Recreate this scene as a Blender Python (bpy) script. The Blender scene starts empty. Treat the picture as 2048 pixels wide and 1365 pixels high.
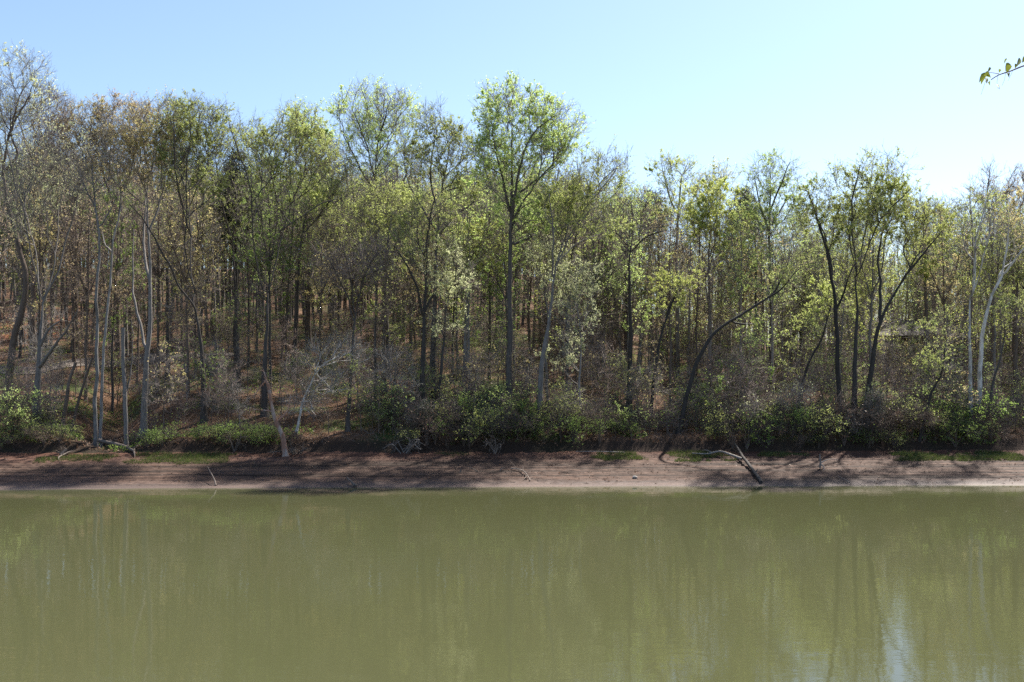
import bpy, math, random
import numpy as np

PI = math.pi
sc = bpy.context.scene
col = sc.collection
CAMZ, F = 7.5, 2000.0          # eye height above the lake; focal length in pixels of a 2048 wide picture
SUN_AZ, SUN_EL = math.radians(42), math.radians(54)

# ------------------------------------------------------------------ noise and terrain
def _hash(ix, iy, seed):
    h = (ix.astype(np.int64) * 374761393 + iy.astype(np.int64) * 668265263 + seed * 982451653) & 0x7fffffff
    h = ((h ^ (h >> 13)) * 1274126177) & 0x7fffffff
    return ((h ^ (h >> 16)) & 0xffff) / 65535.0

def vn(x, y, seed=0):
    x = np.asarray(x, float); y = np.asarray(y, float)
    x, y = np.broadcast_arrays(x, y)
    ix = np.floor(x); iy = np.floor(y); fx = x - ix; fy = y - iy
    fx = fx * fx * (3 - 2 * fx); fy = fy * fy * (3 - 2 * fy)
    a = _hash(ix, iy, seed); b = _hash(ix + 1, iy, seed); c = _hash(ix, iy + 1, seed); d = _hash(ix + 1, iy + 1, seed)
    return (a * (1 - fx) + b * fx) * (1 - fy) + (c * (1 - fx) + d * fx) * fy * 1.0

def sstep(a, b, x):
    t = np.clip((x - a) / (b - a), 0, 1)
    return t * t * (3 - 2 * t)

def shore(X):
    return 66.9 + 0.032 * np.clip(X, -90, 90) + 0.7 * (vn(X * 0.09, 0.5, 3) - .5) + 0.25 * (vn(X * 0.45, 0.5, 4) - .5)

def height(X, Y):
    X = np.asarray(X, float); Y = np.asarray(Y, float)
    t = Y - shore(X)
    z = np.where(t < 0, 0.28 * t, 0.19 * t)
    z = np.minimum(z, 0.19 * 9.0)
    z = np.maximum(z, -3.0)
    gx = X + 0.395 * Y + 0.8 * (vn(Y * 0.15, 2.2, 9) - .5)
    cut = 0.95 * sstep(9.0, 9.9 + 0.8 * vn(X * 0.3, 1.1, 5), t) * (1 - 0.85 * np.exp(-(gx / 3.0) ** 2))
    s = np.maximum(t - 10.0, 0)
    u = X / np.maximum(Y, 20)
    side = sstep(-0.02, 0.26, u)
    zl = 0.25 * np.minimum(s, 150) - 0.00032 * np.minimum(s, 150) ** 2
    zr = 14 * (1 - np.exp(-s * 0.2 / 14))
    hill = zl * (1 - side) + zr * side
    far = sstep(180, 420, Y)
    hill = hill * (1 - 0.6 * far)
    hill = hill + sstep(0, 6, s) * (1.1 * (vn(X * 0.11, Y * 0.11, 11) - .5) + 0.35 * (vn(X * 0.5, Y * 0.5, 12) - .5))
    gully = 1.7 * np.exp(-(gx / 2.3) ** 2) * sstep(-0.5, 3, s) * (1 - sstep(14, 34, s))
    near = np.maximum(0, (16.5 - Y)) * 0.36 - 0.4
    near = np.minimum(near, 6.2 + 0.0 * Y) + 0.25 * (vn(X * 0.4, Y * 0.4, 21) - .5)
    return np.where(Y < 30, np.where(near < -0.3, np.minimum(-0.4 - 0.2 * (Y - 16.5), -0.3), near), z + cut + hill - gully)

def H(x, y):
    return float(height(np.array([x]), np.array([y]))[0])

def P(px, py, Y):
    return np.array([(px - 1024) * Y / F, Y, CAMZ + (750 - py) * Y / F])

def ground_at(px, py, y0=62, y1=230):
    Y = np.arange(y0, y1, 0.1)
    X = (px - 1024) * Y / F
    d = height(X, Y) - (CAMZ + (750 - py) * Y / F)
    k = np.argmax(d >= 0)
    return X[k], Y[k], float(height(X[k:k + 1], Y[k:k + 1])[0])

# ------------------------------------------------------------------ materials
def newmat(name):
    m = bpy.data.materials.new(name); m.use_nodes = True
    nt = m.node_tree
    for n in list(nt.nodes):
        nt.nodes.remove(n)
    out = nt.nodes.new('ShaderNodeOutputMaterial')
    return m, nt, out

def N(nt, kind, **kw):
    n = nt.nodes.new(kind)
    for k, v in kw.items():
        if k.startswith('_'):
            setattr(n, k[1:], v)
    return n

def ramp(nt, stops):
    r = nt.nodes.new('ShaderNodeValToRGB')
    e = r.color_ramp.elements
    while len(e) > 1:
        e.remove(e[-1])
    e[0].position = stops[0][0]; e[0].color = (*stops[0][1], 1)
    for p, c in stops[1:]:
        x = e.new(p); x.color = (*c, 1)
    return r

def noise(nt, vec, scale, detail=4, rough=0.55, dist=0.0):
    n = nt.nodes.new('ShaderNodeTexNoise')
    n.inputs['Scale'].default_value = scale; n.inputs['Detail'].default_value = detail
    n.inputs['Roughness'].default_value = rough; n.inputs['Distortion'].default_value = dist
    if vec is not None:
        nt.links.new(vec, n.inputs['Vector'])
    return n

def mapping(nt, scale, coord='Object'):
    tc = nt.nodes.new('ShaderNodeTexCoord'); mp = nt.nodes.new('ShaderNodeMapping')
    mp.inputs['Scale'].default_value = scale
    nt.links.new(tc.outputs[coord], mp.inputs['Vector'])
    return mp.outputs[0]

def mixc(nt, a, b, fac=None, kind='MIX'):
    m = nt.nodes.new('ShaderNodeMix'); m.data_type = 'RGBA'; m.blend_type = kind
    for s, v in ((6, a), (7, b), (0, fac)):
        if v is None:
            continue
        if hasattr(v, 'links'):
            nt.links.new(v, m.inputs[s])
        else:
            m.inputs[s].default_value = v if not isinstance(v, tuple) else (*v, 1)
    return m.outputs[2]

def bark(name, dark, light, patch=None):
    m, nt, out = newmat(name)
    v = mapping(nt, (6, 6, 0.9))
    n = noise(nt, v, 2.2, 6, 0.65)
    r = ramp(nt, [(0.3, dark), (0.7, light)])
    nt.links.new(n.outputs[0], r.inputs[0])
    c = r.outputs[0]
    if patch:
        v2 = mapping(nt, (1.3, 1.3, 0.5)); n2 = noise(nt, v2, 1.6, 3)
        r2 = ramp(nt, [(0.48, (0, 0, 0)), (0.6, (1, 1, 1))]); nt.links.new(n2.outputs[0], r2.inputs[0])
        c = mixc(nt, c, patch, r2.outputs[0])
    oi = nt.nodes.new('ShaderNodeObjectInfo')
    mr = nt.nodes.new('ShaderNodeMapRange'); mr.inputs[3].default_value = 0.75; mr.inputs[4].default_value = 1.3
    nt.links.new(oi.outputs['Random'], mr.inputs[0])
    hv = nt.nodes.new('ShaderNodeHueSaturation'); nt.links.new(mr.outputs[0], hv.inputs['Value']); nt.links.new(c, hv.inputs['Color'])
    b = nt.nodes.new('ShaderNodeBsdfPrincipled'); b.inputs['Roughness'].default_value = 0.85
    b.inputs['Specular IOR Level'].default_value = 0.25
    nt.links.new(hv.outputs[0], b.inputs['Base Color'])
    bp = nt.nodes.new('ShaderNodeBump'); bp.inputs['Strength'].default_value = 0.7; bp.inputs['Distance'].default_value = 0.04
    nt.links.new(n.outputs[0], bp.inputs['Height']); nt.links.new(bp.outputs[0], b.inputs['Normal'])
    nt.links.new(b.outputs[0], out.inputs[0])
    return m

def leafmat(name, a, b, c=None, trans=0.6):
    m, nt, out = newmat(name)
    g = nt.nodes.new('ShaderNodeNewGeometry')
    stops = [(0.0, a), (1.0, b)] if c is None else [(0.0, a), (0.55, b), (1.0, c)]
    r = ramp(nt, stops); nt.links.new(g.outputs['Random Per Island'], r.inputs[0])
    oi = nt.nodes.new('ShaderNodeObjectInfo')
    mr = nt.nodes.new('ShaderNodeMapRange'); mr.inputs[3].default_value = 0.8; mr.inputs[4].default_value = 1.2
    nt.links.new(oi.outputs['Random'], mr.inputs[0])
    hv = nt.nodes.new('ShaderNodeHueSaturation'); nt.links.new(mr.outputs[0], hv.inputs['Value']); nt.links.new(r.outputs[0], hv.inputs['Color'])
    p = nt.nodes.new('ShaderNodeBsdfPrincipled'); p.inputs['Roughness'].default_value = 0.5
    p.inputs['Specular IOR Level'].default_value = 0.35
    nt.links.new(hv.outputs[0], p.inputs['Base Color'])
    t = nt.nodes.new('ShaderNodeBsdfTranslucent'); nt.links.new(hv.outputs[0], t.inputs['Color'])
    mx = nt.nodes.new('ShaderNodeMixShader'); mx.inputs[0].default_value = trans
    nt.links.new(p.outputs[0], mx.inputs[1]); nt.links.new(t.outputs[0], mx.inputs[2])
    nt.links.new(mx.outputs[0], out.inputs[0])
    return m

BARK = {
    'dark': bark('bark_dark', (0.038, 0.032, 0.028), (0.101, 0.089, 0.081)),
    'grey': bark('bark_grey', (0.084, 0.077, 0.070), (0.238, 0.217, 0.203)),
    'brown': bark('bark_brown', (0.070, 0.053, 0.042), (0.182, 0.140, 0.112)),
    'pale': bark('bark_pale', (0.13, 0.122, 0.115), (0.33, 0.315, 0.30), (0.16, 0.145, 0.13)),
    'white': bark('bark_white', (0.380, 0.360, 0.340), (0.660, 0.640, 0.610), (0.300, 0.275, 0.240)),
    'red': bark('bark_stripped', (0.22, 0.10, 0.06), (0.42, 0.26, 0.19), (0.42, 0.33, 0.28)),
    'twig': bark('bark_twig', (0.13, 0.108, 0.092), (0.28, 0.235, 0.205)),
    'twigpale': bark('bark_twig_pale', (0.160, 0.140, 0.125), (0.340, 0.310, 0.280)),
    'twigred': bark('bark_twig_reddish', (0.13, 0.10, 0.088), (0.29, 0.23, 0.20)),
    'black': bark('bark_black', (0.022, 0.019, 0.017), (0.062, 0.055, 0.05)),
    'drift': bark('driftwood_bark', (0.070, 0.055, 0.045), (0.220, 0.180, 0.150)),
    'driftpale': bark('driftwood_pale', (0.128, 0.112, 0.096), (0.336, 0.296, 0.264)),
}
LEAF = {
    'lime': leafmat('leaf_lime', (0.46, 0.56, 0.20), (0.38, 0.50, 0.15), (0.56, 0.62, 0.26), 0.62),
    'olive': leafmat('leaf_olive', (0.37, 0.44, 0.13), (0.44, 0.48, 0.16), (0.31, 0.35, 0.12)),
    'yellow': leafmat('leaf_yellow', (0.46, 0.50, 0.14), (0.38, 0.44, 0.12), (0.53, 0.54, 0.18)),
    'tan': leafmat('leaf_tan', (0.50, 0.44, 0.20), (0.43, 0.40, 0.17), (0.50, 0.38, 0.21)),
    'rust': leafmat('leaf_rust', (0.50, 0.38, 0.25), (0.42, 0.33, 0.20), (0.48, 0.42, 0.24)),
    'pale': leafmat('leaf_pale', (0.577, 0.621, 0.342), (0.646, 0.660, 0.397), (0.440, 0.490, 0.253)),
    'green': leafmat('leaf_green', (0.20, 0.30, 0.07), (0.26, 0.36, 0.09), (0.17, 0.23, 0.06)),
    'dark': leafmat('leaf_dark', (0.022, 0.042, 0.014), (0.035, 0.06, 0.02), (0.05, 0.065, 0.025), 0.2),
    'pine': leafmat('leaf_pine', (0.07, 0.095, 0.045), (0.095, 0.115, 0.055), (0.11, 0.10, 0.065), 0.3),
    'dry': leafmat('leaf_dry', (0.19, 0.10, 0.056), (0.27, 0.155, 0.092), (0.12, 0.068, 0.044), 0.2),
}

# ------------------------------------------------------------------ mesh helpers
class MB:
    def __init__(self):
        self.v = []; self.f = []; self.m = []; self.n = 0
    def add(self, V, Fq, mat=0):
        V = np.asarray(V, np.float32).reshape(-1, 3); Fq = np.asarray(Fq, np.int64)
        if len(V) == 0 or len(Fq) == 0:
            return
        self.v.append(V); self.f.append(Fq + self.n); self.m.append(np.full(len(Fq), mat, np.int32)); self.n += len(V)
    def mesh(self, name, mats, smooth=True):
        me = bpy.data.meshes.new(name)
        if self.n:
            V = np.concatenate(self.v)
            me.vertices.add(len(V)); me.vertices.foreach_set('co', V.ravel())
            tot = sum(f.size for f in self.f); npoly = sum(len(f) for f in self.f)
            idx = np.concatenate([f.ravel() for f in self.f]).astype(np.int32)
            cnt = np.concatenate([np.full(len(f), f.shape[1], np.int32) for f in self.f])
            st = np.concatenate([[0], np.cumsum(cnt)[:-1]]).astype(np.int32)
            me.loops.add(tot); me.loops.foreach_set('vertex_index', idx)
            me.polygons.add(npoly); me.polygons.foreach_set('loop_start', st)
            me.polygons.foreach_set('material_index', np.concatenate(self.m))
            me.polygons.foreach_set('use_smooth', np.full(npoly, smooth, bool))
        for m in mats:
            me.materials.append(m)
        me.update(calc_edges=True)
        return me

def link(name, data, parent=None, loc=None):
    o = bpy.data.objects.new(name, data); col.objects.link(o)
    if parent is not None:
        o.parent = parent
    if loc is not None:
        o.location = loc
    return o

def tag(o, label=None, cat=None, group=None, kind=None):
    for k, v in (('label', label), ('category', cat), ('group', group), ('kind', kind)):
        if v:
            o[k] = v
    return o

def thing(name, label, cat, loc, group=None, rz=0):
    o = link(name, None, None, loc); o.rotation_euler = (0, 0, rz); o.empty_display_size = 0.3
    return tag(o, label, cat, group)

def tube(mb, pts, rad, k=6, mat=0, cap=True):
    pts = np.asarray(pts, float); n = len(pts)
    if n < 2:
        return
    T = np.gradient(pts, axis=0); T /= np.linalg.norm(T, axis=1)[:, None] + 1e-9
    ref = np.array([0.0, 1.0, 0.0]) if abs(T[0][1]) < 0.8 else np.array([1.0, 0, 0])
    U = np.zeros((n, 3)); u = np.cross(T[0], ref)
    for i in range(n):
        u = u - T[i] * np.dot(u, T[i]); l = np.linalg.norm(u)
        if l < 1e-6:
            u = np.cross(T[i], np.array([0.3, 0.5, 0.81])); l = np.linalg.norm(u)
        u = u / l; U[i] = u
    W = np.cross(T, U)
    a = np.arange(k) * 2 * PI / k
    R = np.asarray(rad, float).reshape(n, 1, 1)
    V = pts[:, None, :] + R * (np.cos(a)[None, :, None] * U[:, None, :] + np.sin(a)[None, :, None] * W[:, None, :])
    i = np.arange(n - 1)[:, None] * k; j = np.arange(k)[None, :]; j2 = (j + 1) % k
    Q = np.stack([i + j, i + j2, i + k + j2, i + k + j], -1).reshape(-1, 4)
    mb.add(V.reshape(-1, 3), Q, mat)
    if cap and k > 3:
        base = mb.n
        mb.add(V[-1], [list(range(k))], mat); mb.add(V[0], [list(range(k))[::-1]], mat)

def twigs(mb, A, B, r0, r1, mat=0):
    A = np.asarray(A); B = np.asarray(B); n = len(A)
    if n == 0:
        return
    T = B - A; T /= np.linalg.norm(T, axis=1)[:, None] + 1e-9
    ref = np.where(np.abs(T[:, 2:3]) < 0.8, np.array([[0, 0, 1.0]]), np.array([[1.0, 0, 0]]))
    U = np.cross(T, ref); U /= np.linalg.norm(U, axis=1)[:, None] + 1e-9
    W = np.cross(T, U)
    V = np.zeros((n, 6, 3))
    for q in range(3):
        c, s = math.cos(q * 2 * PI / 3), math.sin(q * 2 * PI / 3)
        d = c * U + s * W
        V[:, q] = A + d * np.asarray(r0).reshape(-1, 1); V[:, 3 + q] = B + d * np.asarray(r1).reshape(-1, 1)
    o = (np.arange(n) * 6)[:, None, None]
    q = np.array([[0, 1, 4, 3], [1, 2, 5, 4], [2, 0, 3, 5]])[None]
    mb.add(V.reshape(-1, 3), (o + q).reshape(-1, 4), mat)

def unit(v):
    return v / (np.linalg.norm(v, axis=-1, keepdims=True) + 1e-9)

def leaves(mb, C, size, rng, mat=1, aspect=0.62, droop=0.25, dirs=None):
    n = len(C)
    if n == 0:
        return
    a = rng.normal(size=(n, 3)); a[:, 2] -= droop
    if dirs is not None:
        a = a * 0.5 + dirs
    a = unit(a)
    b = unit(np.cross(a, rng.normal(size=(n, 3)))); nn = np.cross(a, b)
    s = (size * rng.uniform(0.6, 1.3, n))[:, None]
    w = s * aspect * 0.5
    V = np.stack([C, C + a * s * 0.45 + b * w + nn * w * 0.35, C + a * s, C + a * s * 0.45 - b * w + nn * w * 0.35], 1)
    Q = np.arange(n * 4).reshape(-1, 4)
    mb.add(V.reshape(-1, 3), Q, mat)

def resample(pts, step, rng=None, wob=0.0):
    pts = np.asarray(pts, float)
    if len(pts) > 2:
        out = []
        e = np.vstack([2 * pts[0] - pts[1], pts, 2 * pts[-1] - pts[-2]])
        for i in range(1, len(e) - 2):
            p0, p1, p2, p3 = e[i - 1], e[i], e[i + 1], e[i + 2]
            m = max(2, int(np.linalg.norm(p2 - p1) / step) + 1)
            for t in np.linspace(0, 1, m, endpoint=False):
                out.append(0.5 * ((2 * p1) + (p2 - p0) * t + (2 * p0 - 5 * p1 + 4 * p2 - p3) * t * t + (3 * p1 - p0 - 3 * p2 + p3) * t ** 3))
        out.append(pts[-1]); out = np.array(out)
    else:
        m = max(2, int(np.linalg.norm(pts[1] - pts[0]) / step) + 1)
        out = pts[0] + (pts[1] - pts[0]) * np.linspace(0, 1, m + 1)[:, None]
    if rng is not None and wob > 0 and len(out) > 3:
        w = rng.normal(size=out.shape) * wob; w[:, 2] = 0; w[0] = 0
        w = (w + np.roll(w, 1, 0) + np.roll(w, -1, 0)) / 3; w[0] = 0
        out = out + w
    return out

def build_tree(seeds, blobs, rng, dens=1.3, clear=0.35, bf=0.5, nmax=600, tw=4, twl=1.05, twr=0.0105, lf=2500, ls=0.12,
               aspect=0.62, up=0.35, flare=1.5, rtip=0.013, gamma=2.4, targets=None, clump=0.35):
    """seeds: list of (polyline Nx3, r0, r1); the first is the trunk.  Returns (trunk MB, crown MB)."""
    pos = []; par = []; plen = []; srad = []; att = []
    for si, (pl, r0, r1) in enumerate(seeds):
        pl = resample(pl, 0.55, rng, 0.05 if si == 0 else 0.08)
        n = len(pl)
        f = np.linspace(0, 1, n)
        rr = r0 + (r1 - r0) * f ** 0.9
        if si == 0:
            hgt = pl[:, 2] - pl[0, 2]
            rr = rr * (1 + (flare - 1) * np.exp(-hgt / 0.5))
            prev = -1; l0 = 0.0; start = 0
        else:
            d = np.linalg.norm(np.array(pos) - pl[0], axis=1); prev = int(np.argmin(d)); l0 = plen[prev]; start = 1 if d[prev] < 0.6 else 0
        base = l0
        for i in range(start, n):
            q = pl[i]
            L = base + (np.linalg.norm(q - pos[prev]) if prev >= 0 else 0)
            pos.append(q); par.append(prev); plen.append(L); srad.append(rr[i]); att.append(f[i] > (clear if si == 0 else 0.2)); prev = len(pos) - 1; base = L
    ns = len(pos)
    if targets is None:
        T = []
        for (c, r) in blobs:
            vol = 4.19 * r[0] * r[1] * r[2]
            n = int(np.clip(vol * dens, 25, nmax))
            d = unit(rng.normal(size=(n, 3))) * (rng.random((n, 1)) ** 0.36)
            d = d * (1 + 0.16 * (vn(d[:, 0] * 2 + c[0], d[:, 2] * 2 + c[2], 7)[:, None] - .4))
            T.append(np.asarray(c) + d * np.asarray(r))
        T = np.concatenate(T) if T else np.zeros((0, 3))
    else:
        T = targets
    pos = np.array(pos); att = np.array(att); pl_ = np.array(plen)
    NT = len(T)
    if NT:
        idx = np.where(att)[0]
        if len(idx) == 0:
            idx = np.array([ns - 1])
        D = np.linalg.norm(T[:, None] - pos[None, idx], axis=2) + bf * pl_[idx][None]
        k = np.argmin(D, axis=1); best = idx[k]; cost = D[np.arange(NT), k]
        par = list(par); newpos = np.zeros((NT, 3)); order = []
        for it in range(NT):
            i = int(np.argmin(cost)); b = best[i]
            bp = pos[b] if b < ns else newpos[b - ns]
            L = pl_[b] if b < ns else order[b - ns]
            L = L + np.linalg.norm(T[i] - bp)
            newpos[it] = T[i]; order.append(L); par.append(int(b))
            cost[i] = np.inf
            d = np.linalg.norm(T - T[i], axis=1) + bf * L
            better = (d < cost) & np.isfinite(cost)
            cost[better] = d[better]; best[better] = ns + it
        pos = np.concatenate([pos, newpos])
    par = np.array(par); n = len(pos)
    kids = [[] for _ in range(n)]
    for i in range(1, n):
        kids[par[i]].append(i)
    for _ in range(2):                                       # relax free nodes
        q = pos.copy()
        for i in range(ns, n):
            if kids[i]:
                q[i] = 0.5 * pos[i] + 0.25 * pos[par[i]] + 0.25 * pos[kids[i]].mean(axis=0)
        pos = q
    rad = np.zeros(n)
    # topological order: seeds first then added nodes (parents always earlier)
    acc = np.zeros(n)
    for i in range(n - 1, -1, -1):
        rad[i] = max(rtip, acc[i] ** (1 / gamma))
        if i < ns:
            rad[i] = max(min(rad[i], srad[i] * 1.0), srad[i])
        if par[i] >= 0:
            acc[par[i]] += min(rad[i], 10) ** gamma
    for i in range(1, n):
        rad[i] = min(rad[i], rad[par[i]] * 1.0)
    tmb = MB(); cmb = MB()
    # chains
    stack = [(0, -1)]
    while stack:
        i, p = stack.pop()
        pts = []; rs = []
        if p >= 0:
            pts.append(pos[p]); rs.append(min(rad[p] * 0.9, rad[i] * 1.25))
        j = i
        while True:
            if pts and np.linalg.norm(pos[j] - pts[-1]) > 0.9:      # a bent mid point
                m = (pos[j] + pts[-1]) / 2; L = np.linalg.norm(pos[j] - pts[-1])
                pts.append(m + rng.normal(size=3) * 0.05 * L); rs.append((rs[-1] + rad[j]) / 2)
            pts.append(pos[j]); rs.append(rad[j])
            ks = kids[j]
            if not ks:
                break
            main = max(ks, key=lambda q: rad[q] + (10 if (q < ns and j < ns and q == j + 1) else 0))
            for q in ks:
                if q != main:
                    stack.append((q, j))
            j = main
        r = max(rs)
        k = 12 if r > 0.3 else 9 if r > 0.12 else 6 if r > 0.05 else 4 if r > 0.02 else 3
        if len(pts) > 1:
            tube(tmb, pts, rs, k, 0, cap=r > 0.03)
    # twigs and leaves
    ids = np.array([i for i in range(n) if (i >= ns and rad[i] < 0.045) or (i == ns - 1 and NT)], int)
    if tw and len(ids):
        rep = np.repeat(ids, tw)
        pd = unit(pos[rep] - pos[par[rep]])
        A = pos[rep] + (pos[par[rep]] - pos[rep]) * rng.random((len(rep), 1)) * 0.6
        d = unit(pd * 0.75 + unit(rng.normal(size=(len(rep), 3))) * 0.95 + np.array([0, 0, up]))
        L = twl * rng.uniform(0.45, 1.25, len(rep))[:, None]
        B = A + d * L
        twigs(cmb, A, B, np.full(len(rep), twr), np.full(len(rep), twr * 0.5), 0)
        r2 = np.repeat(np.arange(len(rep)), 3)
        A2 = A[r2] + (B - A)[r2] * rng.uniform(0.25, 0.95, (len(r2), 1))
        d2 = unit(d[r2] * 0.8 + unit(rng.normal(size=(len(r2), 3))) * 0.8 + np.array([0, 0, up * 0.7]))
        B2 = A2 + d2 * L[r2] * rng.uniform(0.25, 0.6, (len(r2), 1))
        twigs(cmb, A2, B2, np.full(len(r2), twr * 0.62), np.full(len(r2), twr * 0.35), 0)
        if lf > 0:
            w = vn(pos[rep][r2][:, 0] * 0.8 + 31, pos[rep][r2][:, 2] * 0.8 + pos[rep][r2][:, 1] * 0.31, 17) ** (clump * 6) + 0.03
            w = w * (np.repeat(rng.exponential(1, len(rep)), 3) ** 1.5 + 0.02)
            w = w / w.sum()
            ch = rng.choice(len(r2), lf, p=w)
            C = A2[ch] + (B2 - A2)[ch] * rng.uniform(0.35, 1.08, (lf, 1)) + rng.normal(size=(lf, 3)) * 0.035
            leaves(cmb, C, ls, rng, 1, aspect)
    return tmb, cmb

def plant_tree(name, label, cat, loc, tmb, cmb, bk, tk, lk, group=None, names=('trunk', 'crown')):
    root = thing(name, label, cat, loc, group)
    link(names[0], tmb.mesh(name + '_' + names[0], [BARK[bk]]), root)
    if cmb.n:
        link(names[1], cmb.mesh(name + '_' + names[1], [BARK[tk], LEAF[lk]], smooth=False), root)
    return root

# ------------------------------------------------------------------ setting
def grid(xs, ys, zf):
    X, Y = np.meshgrid(xs, ys); Z = zf(X, Y)
    nx, ny = len(xs), len(ys)
    V = np.stack([X, Y, Z], -1).reshape(-1, 3)
    i = np.arange(ny - 1)[:, None] * nx + np.arange(nx - 1)[None]
    Q = np.stack([i, i + 1, i + nx + 1, i + nx], -1).reshape(-1, 4)
    return V, Q

def ground_material():
    m, nt, out = newmat('forest_floor')
    v = mapping(nt, (1, 1, 1))
    n1 = noise(nt, v, 0.22, 4, 0.6); n2 = noise(nt, v, 2.6, 6, 0.7); n3 = noise(nt, v, 9.0, 4, 0.7)
    litter = ramp(nt, [(0.25, (0.045, 0.028, 0.019)), (0.5, (0.125, 0.072, 0.043)), (0.75, (0.225, 0.135, 0.085))])
    nt.links.new(mixc(nt, n2.outputs[1], n3.outputs[1], 0.5), litter.inputs[0])
    green = ramp(nt, [(0.3, (0.03, 0.045, 0.015)), (0.7, (0.085, 0.105, 0.03))]); nt.links.new(n3.outputs[0], green.inputs[0])
    msk = ramp(nt, [(0.5, (0, 0, 0)), (0.62, (1, 1, 1))]); nt.links.new(n1.outputs[0], msk.inputs[0])
    c = mixc(nt, litter.outputs[0], green.outputs[0], msk.outputs[0])
    # bare red clay on the far left slope
    tc = nt.nodes.new('ShaderNodeTexCoord'); sp = nt.nodes.new('ShaderNodeSeparateXYZ'); nt.links.new(tc.outputs['Object'], sp.inputs[0])
    vd = nt.nodes.new('ShaderNodeVectorMath'); vd.operation = 'DISTANCE'; vd.inputs[1].default_value = (-62, 118, 12)
    nt.links.new(tc.outputs['Object'], vd.inputs[0])
    mr = nt.nodes.new('ShaderNodeMapRange'); mr.inputs[1].default_value = 9; mr.inputs[2].default_value = 14; mr.inputs[3].default_value = 0.85; mr.inputs[4].default_value = 0
    nt.links.new(vd.outputs['Value'], mr.inputs[0])
    ma = nt.nodes.new('ShaderNodeMath'); ma.operation = 'MULTIPLY'; nt.links.new(mr.outputs[0], ma.inputs[0]); nt.links.new(n2.outputs[0], ma.inputs[1])
    c = mixc(nt, c, (0.36, 0.13, 0.075), ma.outputs[0])
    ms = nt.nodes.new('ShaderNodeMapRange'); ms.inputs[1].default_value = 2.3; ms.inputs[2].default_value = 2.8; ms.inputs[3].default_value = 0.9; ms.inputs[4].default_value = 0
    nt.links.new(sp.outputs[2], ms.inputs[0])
    c = mixc(nt, c, (0.032, 0.022, 0.017), ms.outputs[0])  # dark soil along the cut bank, its shade painted into the colour
    b = nt.nodes.new('ShaderNodeBsdfPrincipled'); b.inputs['Roughness'].default_value = 0.9; b.inputs['Specular IOR Level'].default_value = 0.15
    nt.links.new(c, b.inputs['Base Color'])
    bp = nt.nodes.new('ShaderNodeBump'); bp.inputs['Strength'].default_value = 0.8; bp.inputs['Distance'].default_value = 0.12
    nt.links.new(n3.outputs[0], bp.inputs['Height']); nt.links.new(bp.outputs[0], b.inputs['Normal'])
    nt.links.new(b.outputs[0], out.inputs[0])
    return m

xs = np.concatenate([np.linspace(-900, -120, 14), np.linspace(-114, 114, 305), np.linspace(120, 900, 14)])
ys = np.concatenate([np.linspace(-300, -20, 8), np.linspace(-14, 20, 40), np.linspace(24, 62, 10), np.linspace(63, 80, 69), np.linspace(80.6, 190, 180), np.linspace(196, 900, 24)])
def ground_z(X, Y):
    t = Y - shore(X)
    z = height(X, Y)
    inside = sstep(-1.9, -1.2, t) * (1 - sstep(8.4, 9.2, t)) * (np.abs(X) < 78)
    return z - 0.3 * inside
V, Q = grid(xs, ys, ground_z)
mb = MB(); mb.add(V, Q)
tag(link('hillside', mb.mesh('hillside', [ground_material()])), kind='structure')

def bank_z(X, Y):
    t = Y - shore(X)
    z = np.where(t < 0, 0.2 * t, 0.19 * t)
    warp = 0.10 * (vn(X * 0.06, Y * 0.1, 31) - .5) + 0.05 * (vn(X * 0.35, Y * 0.4, 32) - .5)
    zz = z + warp
    zz = zz + 0.10 * (vn(zz * 3.1, X * 0.015, 37) - .5) + 0.05 * (vn(zz * 9.0, X * 0.03, 38) - .5)
    s = 0.125
    q = np.floor(zz / s); fr = zz / s - q
    st = (q + np.where(fr < 0.72, fr * 0.05, 0.036 + (fr - 0.72) * 3.443)) * s
    amp = sstep(0.05, 0.4, zz) * (1 - 0.6 * sstep(1.2, 1.6, zz)) * (0.25 + 0.75 * sstep(.3, .6, vn(X * 0.12, zz * 2.5, 39)))
    out = zz * (1 - amp) + st * amp
    rough = (vn(X * 2.2, Y * 3.6, 33) - .5) * 0.09 + (vn(X * 4.6, Y * 6.5, 34) - .5) * 0.085 + (vn(X * 0.9, Y * 1.2, 35) - .5) * 0.06
    out = out + rough * sstep(0.02, 0.2, z) * (0.5 + 1.0 * (vn(X * 0.25, Y * 1.3, 36)))
    out = out - 0.25 * sstep(9.0, 9.5, t)
    return out

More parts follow.
